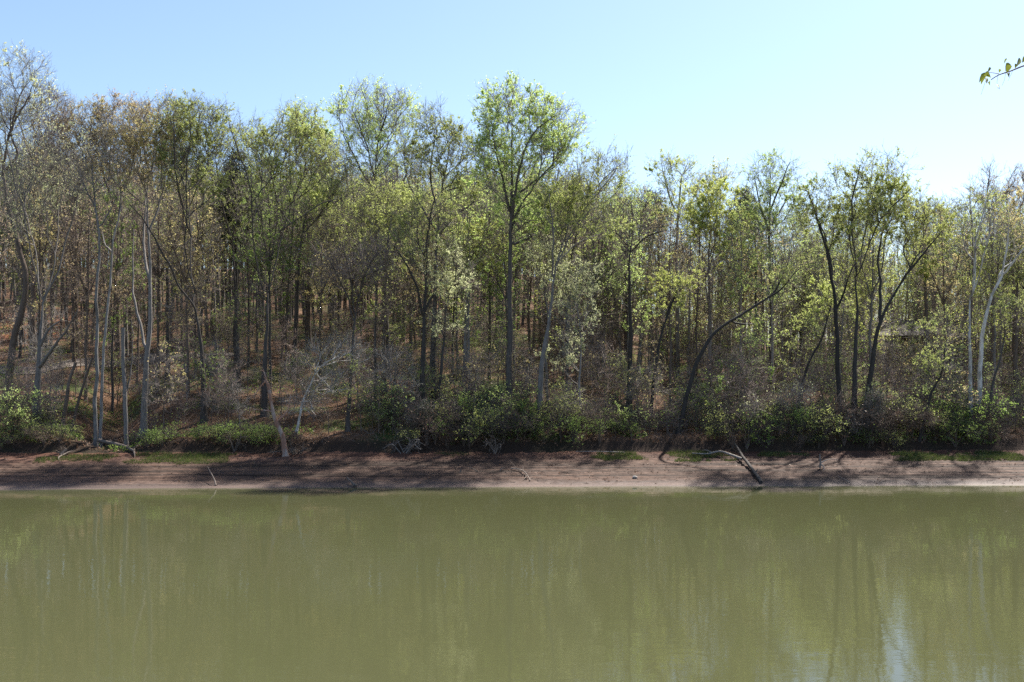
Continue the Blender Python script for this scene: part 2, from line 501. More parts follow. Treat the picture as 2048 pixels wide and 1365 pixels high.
def mud_material():
    m, nt, out = newmat('bank_mud')
    tc = nt.nodes.new('ShaderNodeTexCoord'); sp = nt.nodes.new('ShaderNodeSeparateXYZ'); nt.links.new(tc.outputs['Object'], sp.inputs[0])
    v = mapping(nt, (0.35, 1.6, 6)); n1 = noise(nt, v, 1.0, 6, 0.65, 0.4)
    v2 = mapping(nt, (1, 1, 1)); n2 = noise(nt, v2, 6.0, 6, 0.75); n3 = noise(nt, v2, 0.18, 3, 0.5)
    c1 = ramp(nt, [(0.28, (0.032, 0.019, 0.013)), (0.5, (0.07, 0.041, 0.029)), (0.72, (0.145, 0.09, 0.066))])
    nt.links.new(mixc(nt, n1.outputs[0], n2.outputs[0], 0.4), c1.inputs[0])
    vb = mapping(nt, (0.07, 0.02, 13)); nb = noise(nt, vb, 1.0, 3, 0.6, 0.2)
    rb = ramp(nt, [(0.38, (0.30, 0.29, 0.28)), (0.5, (0.8, 0.8, 0.8)), (0.62, (1.12, 1.1, 1.08))]); nt.links.new(nb.outputs[0], rb.inputs[0])
    # redder clay high on the bank, greyer silt by the water
    mr = nt.nodes.new('ShaderNodeMapRange'); mr.inputs[1].default_value = 1.1; mr.inputs[2].default_value = 1.7
    nt.links.new(sp.outputs[2], mr.inputs[0])
    mm = nt.nodes.new('ShaderNodeMath'); mm.operation = 'MULTIPLY'; nt.links.new(mr.outputs[0], mm.inputs[0]); nt.links.new(n3.outputs[0], mm.inputs[1])
    c = mixc(nt, mixc(nt, c1.outputs[0], rb.outputs[0], 1.0, 'MULTIPLY'), (0.15, 0.062, 0.038), mm.outputs[0])
    mg = nt.nodes.new('ShaderNodeMapRange'); mg.inputs[1].default_value = 0.0; mg.inputs[2].default_value = 0.35; mg.inputs[3].default_value = 0.6; mg.inputs[4].default_value = 0
    nt.links.new(sp.outputs[2], mg.inputs[0])
    c = mixc(nt, c, (0.13, 0.10, 0.09), mg.outputs[0])
    b = nt.nodes.new('ShaderNodeBsdfPrincipled'); nt.links.new(c, b.inputs['Base Color'])
    mw = nt.nodes.new('ShaderNodeMapRange'); mw.inputs[1].default_value = 0.02; mw.inputs[2].default_value = 0.3; mw.inputs[3].default_value = 0.6; mw.inputs[4].default_value = 0.8
    nt.links.new(sp.outputs[2], mw.inputs[0]); nt.links.new(mw.outputs[0], b.inputs['Roughness'])
    b.inputs['Specular IOR Level'].default_value = 0.2
    bp = nt.nodes.new('ShaderNodeBump'); bp.inputs['Strength'].default_value = 0.7; bp.inputs['Distance'].default_value = 0.06
    nt.links.new(n2.outputs[0], bp.inputs['Height']); nt.links.new(bp.outputs[0], b.inputs['Normal'])
    nt.links.new(b.outputs[0], out.inputs[0])
    return m

xb = np.linspace(-77, 77, 1026); tb = np.linspace(-1.6, 9.6, 170)
XB, TB = np.meshgrid(xb, tb); YB = TB + shore(XB)
ZB = bank_z(XB, YB)
V = np.stack([XB, YB, ZB], -1).reshape(-1, 3); nx = len(xb)
i = np.arange(len(tb) - 1)[:, None] * nx + np.arange(nx - 1)[None]
mb = MB(); mb.add(V, np.stack([i, i + 1, i + nx + 1, i + nx], -1).reshape(-1, 4))
tag(link('mud_bank', mb.mesh('mud_bank', [mud_material()])), kind='structure')

def BZ(x, y):
    return float(bank_z(np.array([x]), np.array([y]))[0])

def on_bank(px, py):
    Y = np.arange(62, 78, 0.02); X = (px - 1024) * Y / F
    d = bank_z(X, Y) - (CAMZ + (750 - py) * Y / F)
    k = int(np.argmax(d >= 0))
    return np.array([X[k], Y[k], float(bank_z(X[k:k + 1], Y[k:k + 1])[0])])

# lake
def water_material():
    m, nt, out = newmat('lake_water')
    v = mapping(nt, (0.55, 1.0, 1)); n1 = noise(nt, v, 1.15, 3, 0.5, 0.3)
    v2 = mapping(nt, (0.7, 1.0, 1)); n2 = noise(nt, v2, 5.0, 2, 0.5)
    v3 = mapping(nt, (0.012, 0.045, 1)); n3 = noise(nt, v3, 1.0, 2, 0.5)
    wind = ramp(nt, [(0.46, (0.12, 0.12, 0.12)), (0.62, (1, 1, 1))]); nt.links.new(n3.outputs[0], wind.inputs[0])
    a = nt.nodes.new('ShaderNodeMath'); a.operation = 'MULTIPLY'; nt.links.new(n2.outputs[0], a.inputs[0]); nt.links.new(wind.outputs[0], a.inputs[1])
    a2 = nt.nodes.new('ShaderNodeMath'); a2.operation = 'MULTIPLY_ADD'; a2.inputs[1].default_value = 0.35
    nt.links.new(a.outputs[0], a2.inputs[0]); nt.links.new(n1.outputs[0], a2.inputs[2])
    bp = nt.nodes.new('ShaderNodeBump'); bp.inputs['Strength'].default_value = 0.065; bp.inputs['Distance'].default_value = 0.09
    nt.links.new(a2.outputs[0], bp.inputs['Height'])
    b = nt.nodes.new('ShaderNodeBsdfPrincipled')
    b.inputs['Base Color'].default_value = (0.056, 0.059, 0.027, 1)
    b.inputs['Roughness'].default_value = 0.04; b.inputs['IOR'].default_value = 1.33
    nt.links.new(bp.outputs[0], b.inputs['Normal'])
    nt.links.new(b.outputs[0], out.inputs[0])
    return m
mb = MB()
V, Q = grid(np.linspace(-900, 900, 31), np.linspace(10, 75, 14), lambda X, Y: X * 0)
mb.add(V, Q)
tag(link('lake', mb.mesh('lake', [water_material()])), kind='structure')

# gravel path on the left slope
def path_material():
    m, nt, out = newmat('path_gravel')
    n = noise(nt, mapping(nt, (1, 1, 1)), 5.0, 6, 0.7); r = ramp(nt, [(0.3, (0.08, 0.062, 0.05)), (0.7, (0.19, 0.16, 0.138))]); nt.links.new(n.outputs[0], r.inputs[0])
    b = nt.nodes.new('ShaderNodeBsdfPrincipled'); b.inputs['Roughness'].default_value = 0.9; nt.links.new(r.outputs[0], b.inputs['Base Color'])
    nt.links.new(b.outputs[0], out.inputs[0]); return m
pc = [ground_at(px, py)[:2] for px, py in ((-420, 752), (-200, 748), (0, 744), (100, 738), (230, 728), (340, 719), (480, 711))]
pc = resample(np.array([[x, y, 0] for x, y in pc]), 0.5)
tg = unit(np.gradient(pc, axis=0)); nr = np.stack([-tg[:, 1], tg[:, 0]], 1)
mb = MB(); rows = []
for w in np.linspace(-1.0, 1.0, 7):
    q = pc[:, :2] + nr * (w + 0.15 * (vn(pc[:, 0] * 0.7, w, 41) - .5))[:, None]
    rows.append(np.stack([q[:, 0], q[:, 1], height(q[:, 0], q[:, 1]) + 0.14 - 0.05 * abs(w)], 1))
V = np.stack(rows, 0); n_ = len(pc); i = np.arange(6)[:, None] * n_ + np.arange(n_ - 1)[None]
mb.add(V.reshape(-1, 3), np.stack([i, i + 1, i + n_ + 1, i + n_], -1).reshape(-1, 4)[:, ::-1])
tag(link('path', mb.mesh('path', [path_material()])), kind='structure')

# leaf litter and low herbs on the forest floor: nobody could count them
rng = np.random.default_rng(5)
def scatter(n, y0, y1, umax=0.62):
    Y = y0 + (y1 - y0) * rng.random(n) ** 1.5
    X = rng.uniform(-umax, umax, n) * Y
    t = Y - shore(X); ok = t > 9.6
    return X[ok], Y[ok]
X, Y = scatter(60000, 75, 130)
mb = MB(); leaves(mb, np.stack([X, Y, height(X, Y) + rng.uniform(0.0, 0.10, len(X))], 1), 0.16, rng, 0, 0.8)
tag(link('leaf_litter', mb.mesh('leaf_litter', [LEAF['dry']], False)), kind='stuff')
X, Y = scatter(150000, 75, 125)
keep = (vn(X * 0.22, Y * 0.22, 51) + 0.5 * vn(X * 0.9, Y * 0.9, 52)) > 0.92
X, Y = X[keep], Y[keep]
mb = MB(); leaves(mb, np.stack([X, Y, height(X, Y) + rng.random(len(X)) ** 2 * 0.45], 1), 0.15, rng, 0, 0.6, -0.5)
tag(link('undergrowth', mb.mesh('undergrowth', [LEAF['green']], False)), kind='stuff')
# dead stems and brush on the floor
X, Y = scatter(9000, 75, 130)
A = np.stack([X, Y, height(X, Y) + 0.02], 1); d = unit(rng.normal(size=(len(X), 3)) * np.array([1, 1, .5]) + np.array([0, 0, .8]))
mb = MB(); twigs(mb, A, A + d * rng.uniform(0.4, 1.5, (len(X), 1)), np.full(len(X), .014), np.full(len(X), .005))
tag(link('brushwood', mb.mesh('brushwood', [BARK['twig']], False)), kind='stuff')

# grass on the upper bank
mb = MB()
for (x0, x1, t0, t1, n) in ((70, 250, 5.9, 8.6, 5200), (240, 470, 5.6, 8.9, 9000), (1170, 1340, 6.2, 8.8, 8000), (1320, 1500, 5.8, 9.0, 9000), (1505, 1640, 7.2, 8.9, 2600), (1770, 2080, 6.0, 8.6, 15000), (850, 960, 7.4, 8.8, 900)):
    px = rng.uniform(x0, x1, n); t = rng.uniform(t0, t1, n)
    X = (px - 1024) * 73.5 / F; Y = shore(X) + t
    cen = np.clip(np.minimum(px - x0, x1 - px) / 40, 0, 1) * np.clip(np.minimum(t - t0, t1 - t) / 0.5, 0, 1)
    k = (vn(X * 0.55, Y * 1.1, 61) * 0.75 + vn(X * 2.0, Y * 3, 62) * 0.4) * (0.3 + 0.7 * cen) > 0.36
    X, Y = X[k], Y[k]; n = len(X)
    B = np.stack([X, Y, bank_z(X, Y) - 0.02], 1)
    d = unit(rng.normal(size=(n, 3)) * np.array([.45, .45, .1]) + np.array([0, 0, 1]))
    L = rng.uniform(0.10, 0.24, (n, 1)) * (1 + 0.9 * vn(X * 1.3, Y * 1.3, 66))[:, None]; s = unit(np.cross(d, rng.normal(size=(n, 3)))) * 0.014
    mb.add(np.stack([B - s, B + s, B + d * L + np.array([0.05, -0.03, -.02])], 1).reshape(-1, 3), np.arange(3 * n).reshape(-1, 3))
tag(link('grass', mb.mesh('grass', [leafmat('grass_blade', (0.055, 0.085, 0.02), (0.085, 0.115, 0.03), (0.12, 0.115, 0.05), 0.4)], False)), kind='stuff')

# small stranded sticks and leaves on the mud
n = 1500
X = rng.uniform(-42, 42, n); t = np.concatenate([rng.uniform(0.5, 9, n // 2), rng.choice([1.6, 3.4, 5.2, 7.4], n - n // 2) + rng.normal(size=n - n // 2) * 0.12]); Y = shore(X) + t
A = np.stack([X, Y, bank_z(X, Y) + 0.012], 1); d = unit(rng.normal(size=(n, 3)) * np.array([1, .6, .12]))
mb = MB(); twigs(mb, A, A + d * rng.uniform(.08, .55, (n, 1)), np.full(n, .012), np.full(n, .006)); leaves(mb, A + d * .1 + np.array([0, 0, .02]), 0.11, rng, 1, 0.7, -.2)
tag(link('drift_litter', mb.mesh('drift_litter', [BARK['drift'], LEAF['dry']], False)), kind='stuff')

# ------------------------------------------------------------------ trees of the photograph
LFM = 3.0
HERO = []          # (px at mid height, short name)
def hero(short, label, Y, r, trunk, crowns, limbs=(), bk='grey', tk='twig', lk='olive', lf=2500, ls=0.12, seed=0, name='deciduous_tree', cat='tree', dz=None, **kw):
    rng = np.random.default_rng(1000 + seed + int(trunk[0][0]) * 7)
    bx = (trunk[0][0] - 1024) * Y / F
    base = np.array([bx, Y, H(bx, Y)])
    # trunk foot on the terrain
    pts = [P(px, py, Y) for px, py in trunk]
    foot = base.copy(); foot[2] -= 0.25
    pts = [foot] + [p for p in pts[1:] if p[2] > base[2] + 0.3]
    wob = rng.normal() * 0.3
    L = np.array(pts); L[1:, 1] += np.linspace(0.1, 1, len(L) - 1) * wob
    rm = r * 0.66 * Y / F
    seeds = [(L - base, rm, min(rm * 0.3, 0.05))]
    for lb in limbs:
        pl = np.array([P(px, py, Y) for px, py in lb])
        run = np.concatenate([[0], np.cumsum(np.linalg.norm(np.diff(pl, axis=0), axis=1))])
        k = rng.choice([-1, 1]) * rng.uniform(0.15, 0.5)
        y0 = np.interp(pl[0, 2], L[:, 2], L[:, 1]) - Y
        pl[:, 1] += y0 + k * run
        pl[:, 0] += (lb[0][0] - 1024) / F * (y0)
        j = int(np.argmin(np.linalg.norm(L - pl[0], axis=1)))
        lr = rm * (0.46 if len(lb) > 2 else 0.34) * (1 if len(lb) < 5 else 1.15)
        seeds.append((pl - base, lr, min(lr * 0.3, 0.03)))
    blobs = []
    for (cx, cy, rx, ry) in crowns:
        c = P(cx, cy, Y) - base; m = Y / F
        c[1] += rng.normal() * 0.4
        blobs.append((c, (rx * m * 1.17, max(rx, ry * .7) * m * 1.0, ry * m * 1.03)))
    if len(L) < 2:
        return
    t, c = build_tree(seeds, blobs, rng, lf=int(lf * LFM), ls=ls * 0.98, **{'tw': 5, **kw})
    plant_tree(name, label, cat, base, t, c, bk, tk, lk)
    mid = trunk[min(2, len(trunk) - 1)]
    HERO.append((mid[0], short))

hero('the left edge tree', 'tall dark tree at the left frame edge with tiny pale leaves high against sky', 86, 12,
     [(12, 800), (25, 690), (47, 600), (50, 550), (32, 480), (12, 400), (5, 330), (20, 250), (35, 190)],
     [(45, 170, 50, 75), (15, 250, 55, 70), (72, 205, 34, 60), (-30, 260, 60, 90)],
     [[(5, 345), (28, 330), (45, 312), (40, 280), (50, 230)], [(15, 280), (40, 240), (62, 215), (85, 180)]], 'brown', 'twig', 'pale', 2250, 0.12, seed=1)
hero('the grey multi-stemmed tree', 'pale grey tree dividing into several upright stems beside the low left bushes', 79.5, 14,
     [(72, 850), (75, 760), (80, 660), (82, 600)], [(80, 350, 70, 100), (135, 330, 40, 80), (20, 420, 40, 70)],
     [[(82, 600), (78, 510), (76, 430), (62, 340), (66, 280)], [(84, 605), (97, 540), (96, 440), (95, 370), (112, 290)],
      [(84, 610), (110, 540), (121, 480), (135, 420), (150, 340)], [(80, 590), (57, 500), (32, 440), (12, 370)],
      [(76, 740), (112, 705), (150, 668), (187, 625)], [(75, 700), (100, 660), (130, 640)]], 'grey', 'twigpale', 'pale', 1350, 0.11, seed=2)
hero('the bare forked tree', 'bare twiggy dark forked tree reaching the sky left of the orange-tan crown', 101, 10,
     [(66, 690), (66, 560), (68, 440), (72, 330), (76, 290)], [(82, 245, 60, 62), (120, 225, 30, 45), (60, 330, 50, 50)],
     [[(72, 340), (62, 280), (58, 235)], [(74, 320), (95, 260), (110, 215)]], 'brown', 'twigred', 'rust', 525, 0.09, seed=3)
hero('the orange-tan crowned tree', 'orange-tan crowned tree, widest crown of the left skyline', 106, 12,
     [(150, 700), (150, 560), (146, 440), (160, 350)], [(165, 245, 55, 45), (140, 290, 65, 45), (190, 300, 45, 50), (120, 340, 50, 45)],
     [[(148, 420), (180, 330), (200, 270)], [(150, 400), (125, 330), (110, 290)]], 'brown', 'twig', 'tan', 5400, 0.15, seed=4)
hero('the pinkish brown crowned tree', 'pinkish brown budding tree right of the orange-tan crown on the skyline', 108, 11,
     [(236, 690), (232, 560), (230, 430), (238, 330)], [(245, 245, 52, 50), (215, 320, 45, 60), (270, 310, 45, 60)],
     [[(231, 420), (215, 350), (220, 290)]], 'brown', 'twigred', 'rust', 4500, 0.14, seed=5)
hero('the straight white trunk', 'straight pale white trunked tree rising from the bank left of the dead snag', 77.6, 7,
     [(190, 882), (192, 760), (195, 650), (192, 590), (199, 510), (199, 455), (192, 415), (187, 360), (186, 330)], [(190, 335, 36, 70), (205, 270, 35, 45), (165, 380, 30, 50)],
     [[(198, 460), (222, 430), (240, 400)], [(190, 410), (165, 370), (150, 340)]], 'pale', 'twigpale', 'tan', 450, 0.10, seed=6)
hero('the curved pale trunk', 'slender pale curving tree close behind the straight white trunk', 80, 5.5,
     [(201, 850), (206, 720), (213, 640), (220, 560), (226, 480), (238, 430), (240, 390), (231, 330)], [(240, 330, 35, 60), (262, 300, 25, 45)],
     [[(239, 395), (255, 350), (262, 300)], [(224, 500), (205, 490), (195, 460)]], 'pale', 'twigpale', 'tan', 525, 0.10, seed=7)
hero('the wide-based grey tree', 'large grey tree with flared foot right of the dead snag', 79.5, 10.5,
     [(287, 850), (291, 740), (298, 640), (298, 540), (292, 450), (290, 390)], [(300, 265, 62, 62), (268, 320, 50, 80), (320, 330, 50, 70), (300, 220, 40, 35)],
     [[(298, 560), (279, 490), (272, 410), (268, 330)], [(289, 700), (270, 625), (252, 560), (245, 450)], [(294, 470), (312, 400), (318, 330)], [(291, 400), (296, 320), (300, 260)]],
     'grey', 'twig', 'tan', 3900, 0.12, seed=8, flare=2.0)
hero('the slim dark pole tree', 'slim dark pole-like tree midway behind the wide-based grey tree', 94, 8,
     [(335, 760), (335, 640), (335, 540), (341, 460), (345, 400)], [(345, 260, 48, 62), (350, 340, 45, 60)], [[(342, 450), (330, 380), (325, 320)]], 'dark', 'twig', 'olive', 3450, 0.14, seed=9)
hero('the many-stemmed olive tree', 'large olive-tan tree whose trunk splits into many ascending stems', 80, 11,
     [(408, 840), (405, 720), (398, 650), (390, 600)], [(395, 265, 62, 62), (360, 300, 55, 75), (435, 265, 38, 60), (410, 350, 60, 60), (395, 225, 40, 32)],
     [[(390, 600), (376, 540), (362, 460), (353, 380), (340, 320), (327, 265)], [(392, 590), (381, 530), (387, 460), (396, 400), (406, 340), (420, 280)],
      [(396, 630), (372, 580), (350, 520), (325, 460), (302, 430)], [(385, 480), (372, 400), (376, 320), (385, 260)]], 'dark', 'twig', 'olive', 6900, 0.12, seed=10)
hero('the thin dark middle tree', 'thin dark tree standing left of the forked grey-green tree', 91, 8,
     [(477, 800), (474, 680), (470, 560), (466, 470)], [(470, 430, 45, 60), (450, 330, 35, 60), (485, 270, 38, 45)], [[(468, 500), (450, 420), (445, 340)]], 'dark', 'twig', 'olive', 1100, 0.11, seed=11)
hero('the forked grey-green tree', 'big grey-green crowned tree forking low into two wide arms', 82, 12,
     [(530, 850), (528, 740), (533, 640), (531, 585)], [(590, 300, 78, 62), (555, 340, 60, 80), (640, 320, 45, 55), (600, 250, 45, 35), (505, 290, 36, 45)],
     [[(530, 590), (519, 520), (520, 440), (522, 385), (508, 330), (495, 280)], [(534, 590), (552, 500), (565, 430), (586, 360), (606, 320), (640, 280)],
      [(560, 460), (600, 430), (640, 400), (670, 390)], [(566, 425), (555, 350), (560, 290)]], 'dark', 'twig', 'olive', 8400, 0.12, seed=12)
hero('the small lime topped tree', 'lime green crown peeking above the forked grey-green tree', 104, 8,
     [(618, 720), (617, 600), (616, 480), (608, 340)], [(604, 245, 35, 38), (630, 290, 35, 40)], [], 'brown', 'twig', 'lime', 2400, 0.17, seed=13)
hero('the straight brown trunk', 'straight brown trunked tree with dull olive crown right of the forked grey-green tree', 95, 9,
     [(588, 770), (592, 640), (600, 500), (612, 430)], [(650, 400, 55, 62), (690, 350, 45, 55)], [[(606, 470), (640, 420), (670, 370)]], 'dark', 'twig', 'olive', 2800, 0.14, seed=14)
hero('the small bare vase tree', 'small bare vase-shaped tree of purple-brown twigs near the bank', 78.3, 8,
     [(696, 862), (702, 740), (707, 660), (711, 620)], [(700, 530, 70, 55), (745, 520, 40, 50), (660, 545, 36, 45)],
     [[(711, 625), (735, 550), (765, 505)], [(708, 630), (706, 560), (698, 490)], [(706, 640), (690, 575), (662, 520)]], 'dark', 'twigred', 'tan', 300, 0.10, seed=15, tw=6)
hero('the round vase-crowned tree', 'tall tree with airy round light green crown left of the tallest tree', 97, 11,
     [(772, 760), (771, 620), (765, 480), (756, 400), (749, 350)], [(752, 225, 72, 48), (715, 245, 45, 50), (790, 240, 42, 52), (755, 300, 66, 52)],
     [[(749, 360), (737, 290), (713, 235)], [(752, 365), (762, 290), (790, 215)], [(755, 395), (716, 325), (690, 270)], [(760, 430), (800, 370), (815, 300)]], 'dark', 'twig', 'lime', 4200, 0.14, seed=16)
hero('the yellow-green middle tree', 'low yellow-green leafy tree beneath the round vase crown', 90, 8,
     [(770, 790), (768, 680), (772, 560), (775, 480)], [(770, 430, 68, 50), (730, 400, 42, 45), (815, 440, 40, 50)], [[(772, 520), (740, 450), (715, 410)]], 'brown', 'twig', 'olive', 4200, 0.15, seed=17)
hero('the black crooked trunk', 'blackish crooked trunk with several crooked stems left of the pale grey-green tree', 80, 11,
     [(843, 830), (848, 680), (851, 590), (854, 530)], [(850, 460, 60, 62), (800, 480, 34, 50), (880, 430, 36, 50)],
     [[(849, 640), (834, 570), (805, 515), (785, 490)], [(854, 540), (857, 480), (876, 400)], [(852, 620), (868, 580), (885, 545)]], 'black', 'twig', 'olive', 1900, 0.12, seed=18)
hero('the grey-green spreading tree', 'grey trunked tree with long right-hand limb and open grey-green crown', 84, 11,
     [(868, 840), (866, 710), (870, 600), (873, 490), (880, 410), (884, 380)], [(870, 300, 70, 62), (868, 235, 34, 35), (910, 310, 40, 70), (825, 330, 40, 50), (940, 380, 40, 38)],
     [[(884, 385), (892, 330), (896, 285)], [(877, 430), (862, 370), (858, 320), (866, 270)], [(873, 480), (906, 430), (946, 395), (986, 345)], [(872, 460), (835, 400), (815, 360)], [(884, 385), (906, 375), (932, 368)]],
     'dark', 'twig', 'olive', 4600, 0.13, seed=19)
hero('the slender twin-stemmed tree', 'slender dark tree of two curving stems under pale new leaves', 80.5, 6,
     [(872, 830), (884, 720), (890, 640), (900, 575)], [(905, 555, 45, 48), (880, 520, 40, 50), (890, 640, 38, 45)], [[(888, 680), (876, 610), (870, 560)]], 'dark', 'twig', 'pale', 2300, 0.11, seed=20)
hero('the yellow leafed tree', 'bright yellow leafed tree left of the tallest trunk', 88, 10,
     [(930, 770), (932, 640), (938, 570), (950, 530)], [(960, 490, 55, 45), (930, 540, 40, 38), (1000, 520, 34, 42)], [[(945, 545), (975, 500), (1000, 480)]], 'grey', 'twig', 'yellow', 3800, 0.15, seed=21)
hero('the tallest tree', 'tallest tree with dense bright green crown leaning right, straight dark grey trunk', 80, 11.5,
     [(1019, 882), (1018, 740), (1019, 620), (1020, 500), (1022, 430), (1023, 340), (1024, 260)],
     [(1022, 200, 58, 45), (1060, 240, 62, 48), (990, 250, 40, 60), (1126, 242, 48, 38), (1050, 310, 80, 50), (1100, 300, 45, 42), (1010, 340, 55, 40), (1050, 400, 50, 40), (1075, 445, 40, 30), (975, 310, 30, 46), (1125, 300, 34, 32), (1000, 400, 36, 40)],
     [[(1022, 440), (1036, 360), (1060, 290), (1105, 255)], [(1022, 430), (1002, 350), (985, 270)], [(1021, 490), (1050, 478), (1085, 455), (1105, 435)], [(1022, 460), (1042, 415), (1072, 395)], [(1030, 390), (1080, 350), (1115, 320)]],
     'dark', 'twig', 'lime', 10500, 0.15, seed=22, dens=1.4, clump=0.2)
hero('the right-leaning grey tree', 'grey tree leaning right into several long slanting limbs', 79, 11,
     [(1074, 842), (1085, 730), (1098, 640), (1106, 570), (1114, 525)], [(1195, 365, 62, 52), (1150, 420, 60, 60), (1222, 330, 36, 32), (1105, 420, 45, 45), (1210, 450, 40, 35)],
     [[(1114, 525), (1150, 455), (1182, 400), (1216, 360), (1240, 325)], [(1118, 520), (1160, 480), (1206, 460)], [(1105, 560), (1105, 470), (1094, 400)], [(1112, 535), (1130, 470), (1147, 410), (1165, 360)]],
     'grey', 'twig', 'olive', 5200, 0.125, seed=23)
hero('the slim second stem', 'slim grey tree right beside the right-leaning grey tree', 81, 6,
     [(1098, 850), (1092, 740), (1096, 640), (1088, 560)], [(1085, 520, 42, 55), (1120, 580, 36, 45)], [], 'grey', 'twig', 'pale', 1600, 0.12, seed=24)
hero('the pale-leafed small tree', 'small tree with hanging pale silvery leaves right of the slim second stem', 79.5, 5,
     [(1162, 845), (1160, 760), (1163, 690), (1160, 640)], [(1155, 640, 45, 55), (1130, 710, 34, 40), (1165, 560, 40, 45)], [], 'grey', 'twigpale', 'pale', 2300, 0.12, seed=25)
hero('the bare brown-crowned tree', 'dark straight trunk under a bare brown dome of twigs', 84, 10,
     [(1258, 830), (1260, 690), (1259, 570), (1258, 520), (1262, 495)], [(1270, 420, 50, 42), (1225, 445, 36, 38), (1312, 448, 36, 32)],
     [[(1262, 505), (1286, 480), (1322, 467)], [(1260, 500), (1240, 472), (1222, 455)], [(1263, 498), (1270, 440), (1266, 395)]], 'black', 'twig', 'tan', 300, 0.10, seed=26)
hero('the twin-spired tree', 'slim tree whose light crown rises in two spires', 99, 8,
     [(1355, 740), (1355, 620), (1353, 500), (1357, 420), (1363, 350)], [(1330, 345, 22, 32), (1366, 335, 26, 36), (1345, 410, 45, 42)], [[(1354, 430), (1335, 370), (1328, 320)]], 'grey', 'twig', 'olive', 2400, 0.14, seed=27)
hero('the golden green tree', 'golden green leafy tree between the twin spires and the dark pine', 92, 8,
     [(1420, 770), (1420, 640), (1418, 520), (1424, 450)], [(1430, 420, 50, 45), (1395, 455, 42, 45), (1450, 480, 36, 40), (1400, 400, 30, 30)], [], 'grey', 'twig', 'yellow', 4600, 0.16, seed=28)
hero('the faint pale-topped tree', 'faint pale leaved treetop behind the golden green tree', 110, 7,
     [(1438, 700), (1438, 560), (1440, 430)], [(1442, 358, 36, 30), (1405, 372, 26, 28)], [[(1440, 450), (1415, 400), (1405, 370)]], 'grey', 'twigpale', 'pale', 1200, 0.14, seed=29)
hero('the airy fan-crowned tree', 'tall tree with open fan-shaped crown right of the dark pine', 91, 9,
     [(1541, 770), (1542, 620), (1540, 490), (1541, 410), (1543, 350)], [(1545, 345, 45, 36), (1515, 375, 32, 40), (1580, 380, 32, 42), (1545, 430, 60, 40)],
     [[(1540, 475), (1516, 410), (1500, 360)], [(1540, 455), (1570, 410), (1600, 375)], [(1541, 420), (1560, 360), (1572, 330)]], 'dark', 'twig', 'lime', 3400, 0.14, seed=30)
hero('the plain slim trunk', 'plain slim trunk just left of the airy fan-crowned tree', 94, 6.5,
     [(1512, 760), (1512, 620), (1511, 500), (1508, 430)], [(1508, 430, 28, 45), (1500, 520, 32, 40)], [], 'dark', 'twig', 'olive', 1300, 0.14, seed=31)
hero('the leaning dark trunk', 'long dark trunk leaning far right over the brush', 78.6, 8,
     [(1355, 892), (1372, 800), (1388, 740), (1412, 690), (1442, 655), (1482, 630), (1522, 605), (1560, 580), (1588, 545)], [(1590, 530, 34, 34), (1560, 555, 34, 28)],
     [[(1460, 645), (1490, 648), (1515, 648)], [(1545, 592), (1575, 545), (1590, 500)]], 'black', 'twigred', 'olive', 700, 0.11, seed=32, dens=1.0)
hero('the left trio tree', 'leftmost of the three large dark trees on the right, trunk bending left', 79, 9,
     [(1680, 812), (1675, 710), (1670, 610), (1661, 545), (1650, 490), (1632, 430), (1616, 385)], [(1640, 405, 40, 42), (1618, 430, 30, 45), (1670, 450, 36, 50)],
     [[(1664, 560), (1660, 490), (1648, 430), (1650, 380)], [(1672, 620), (1690, 560), (1700, 530)]], 'black', 'twig', 'olive', 2300, 0.12, seed=33)
hero('the middle trio tree', 'middle of the three large dark trees on the right, highest crown', 78.6, 11,
     [(1705, 850), (1711, 730), (1715, 610), (1713, 555)], [(1755, 345, 46, 38), (1692, 365, 28, 42), (1720, 420, 55, 50), (1790, 370, 40, 40), (1755, 420, 50, 50)],
     [[(1713, 560), (1701, 500), (1690, 460), (1686, 400), (1692, 345)], [(1714, 555), (1726, 510), (1742, 460), (1770, 420), (1802, 385)], [(1714, 560), (1712, 480), (1705, 420)], [(1722, 520), (1745, 430), (1755, 350)]],
     'black', 'twig', 'olive', 5600, 0.13, seed=34)
hero('the right trio tree', 'rightmost of the three large dark trees on the right, leaning right', 79.5, 11,
     [(1726, 855), (1744, 730), (1760, 645), (1788, 585), (1810, 550), (1828, 515)], [(1825, 410, 50, 42), (1795, 455, 55, 45), (1860, 440, 30, 40), (1845, 490, 40, 36)],
     [[(1762, 640), (1770, 560), (1776, 500), (1800, 440), (1850, 400)], [(1800, 565), (1840, 510), (1865, 470)]], 'black', 'twig', 'yellow', 3800, 0.12, seed=35)
hero('the lone brown pole', 'straight brown pole tree between the dark trio and the white pair', 88, 9,
     [(1853, 790), (1853, 660), (1852, 540), (1853, 460)], [(1855, 440, 32, 45), (1850, 520, 36, 40)], [], 'brown', 'twig', 'yellow', 1700, 0.14, seed=36)
hero('the left white sycamore', 'white barked tree forking upright, left of the white pair', 80, 8,
     [(1941, 808), (1940, 730), (1940, 640), (1942, 595)], [(1935, 440, 34, 55), (1972, 430, 26, 50), (1915, 470, 26, 45)],
     [[(1942, 600), (1935, 535), (1930, 480), (1938, 400)], [(1944, 600), (1960, 545), (1968, 490), (1975, 410)], [(1942, 600), (1948, 520), (1950, 430)]], 'white', 'twigpale', 'olive', 800, 0.12, seed=37)
hero('the right white sycamore', 'white barked tree curving right, right of the white pair', 80.5, 8.5,
     [(1957, 808), (1960, 730), (1968, 650), (1985, 590), (2005, 550), (2015, 490), (2020, 440)], [(2022, 440, 34, 60), (2045, 480, 26, 45)],
     [[(2005, 555), (2030, 505), (2050, 470)], [(1990, 585), (2010, 540), (2040, 520)]], 'white', 'twigpale', 'tan', 700, 0.12, seed=38)
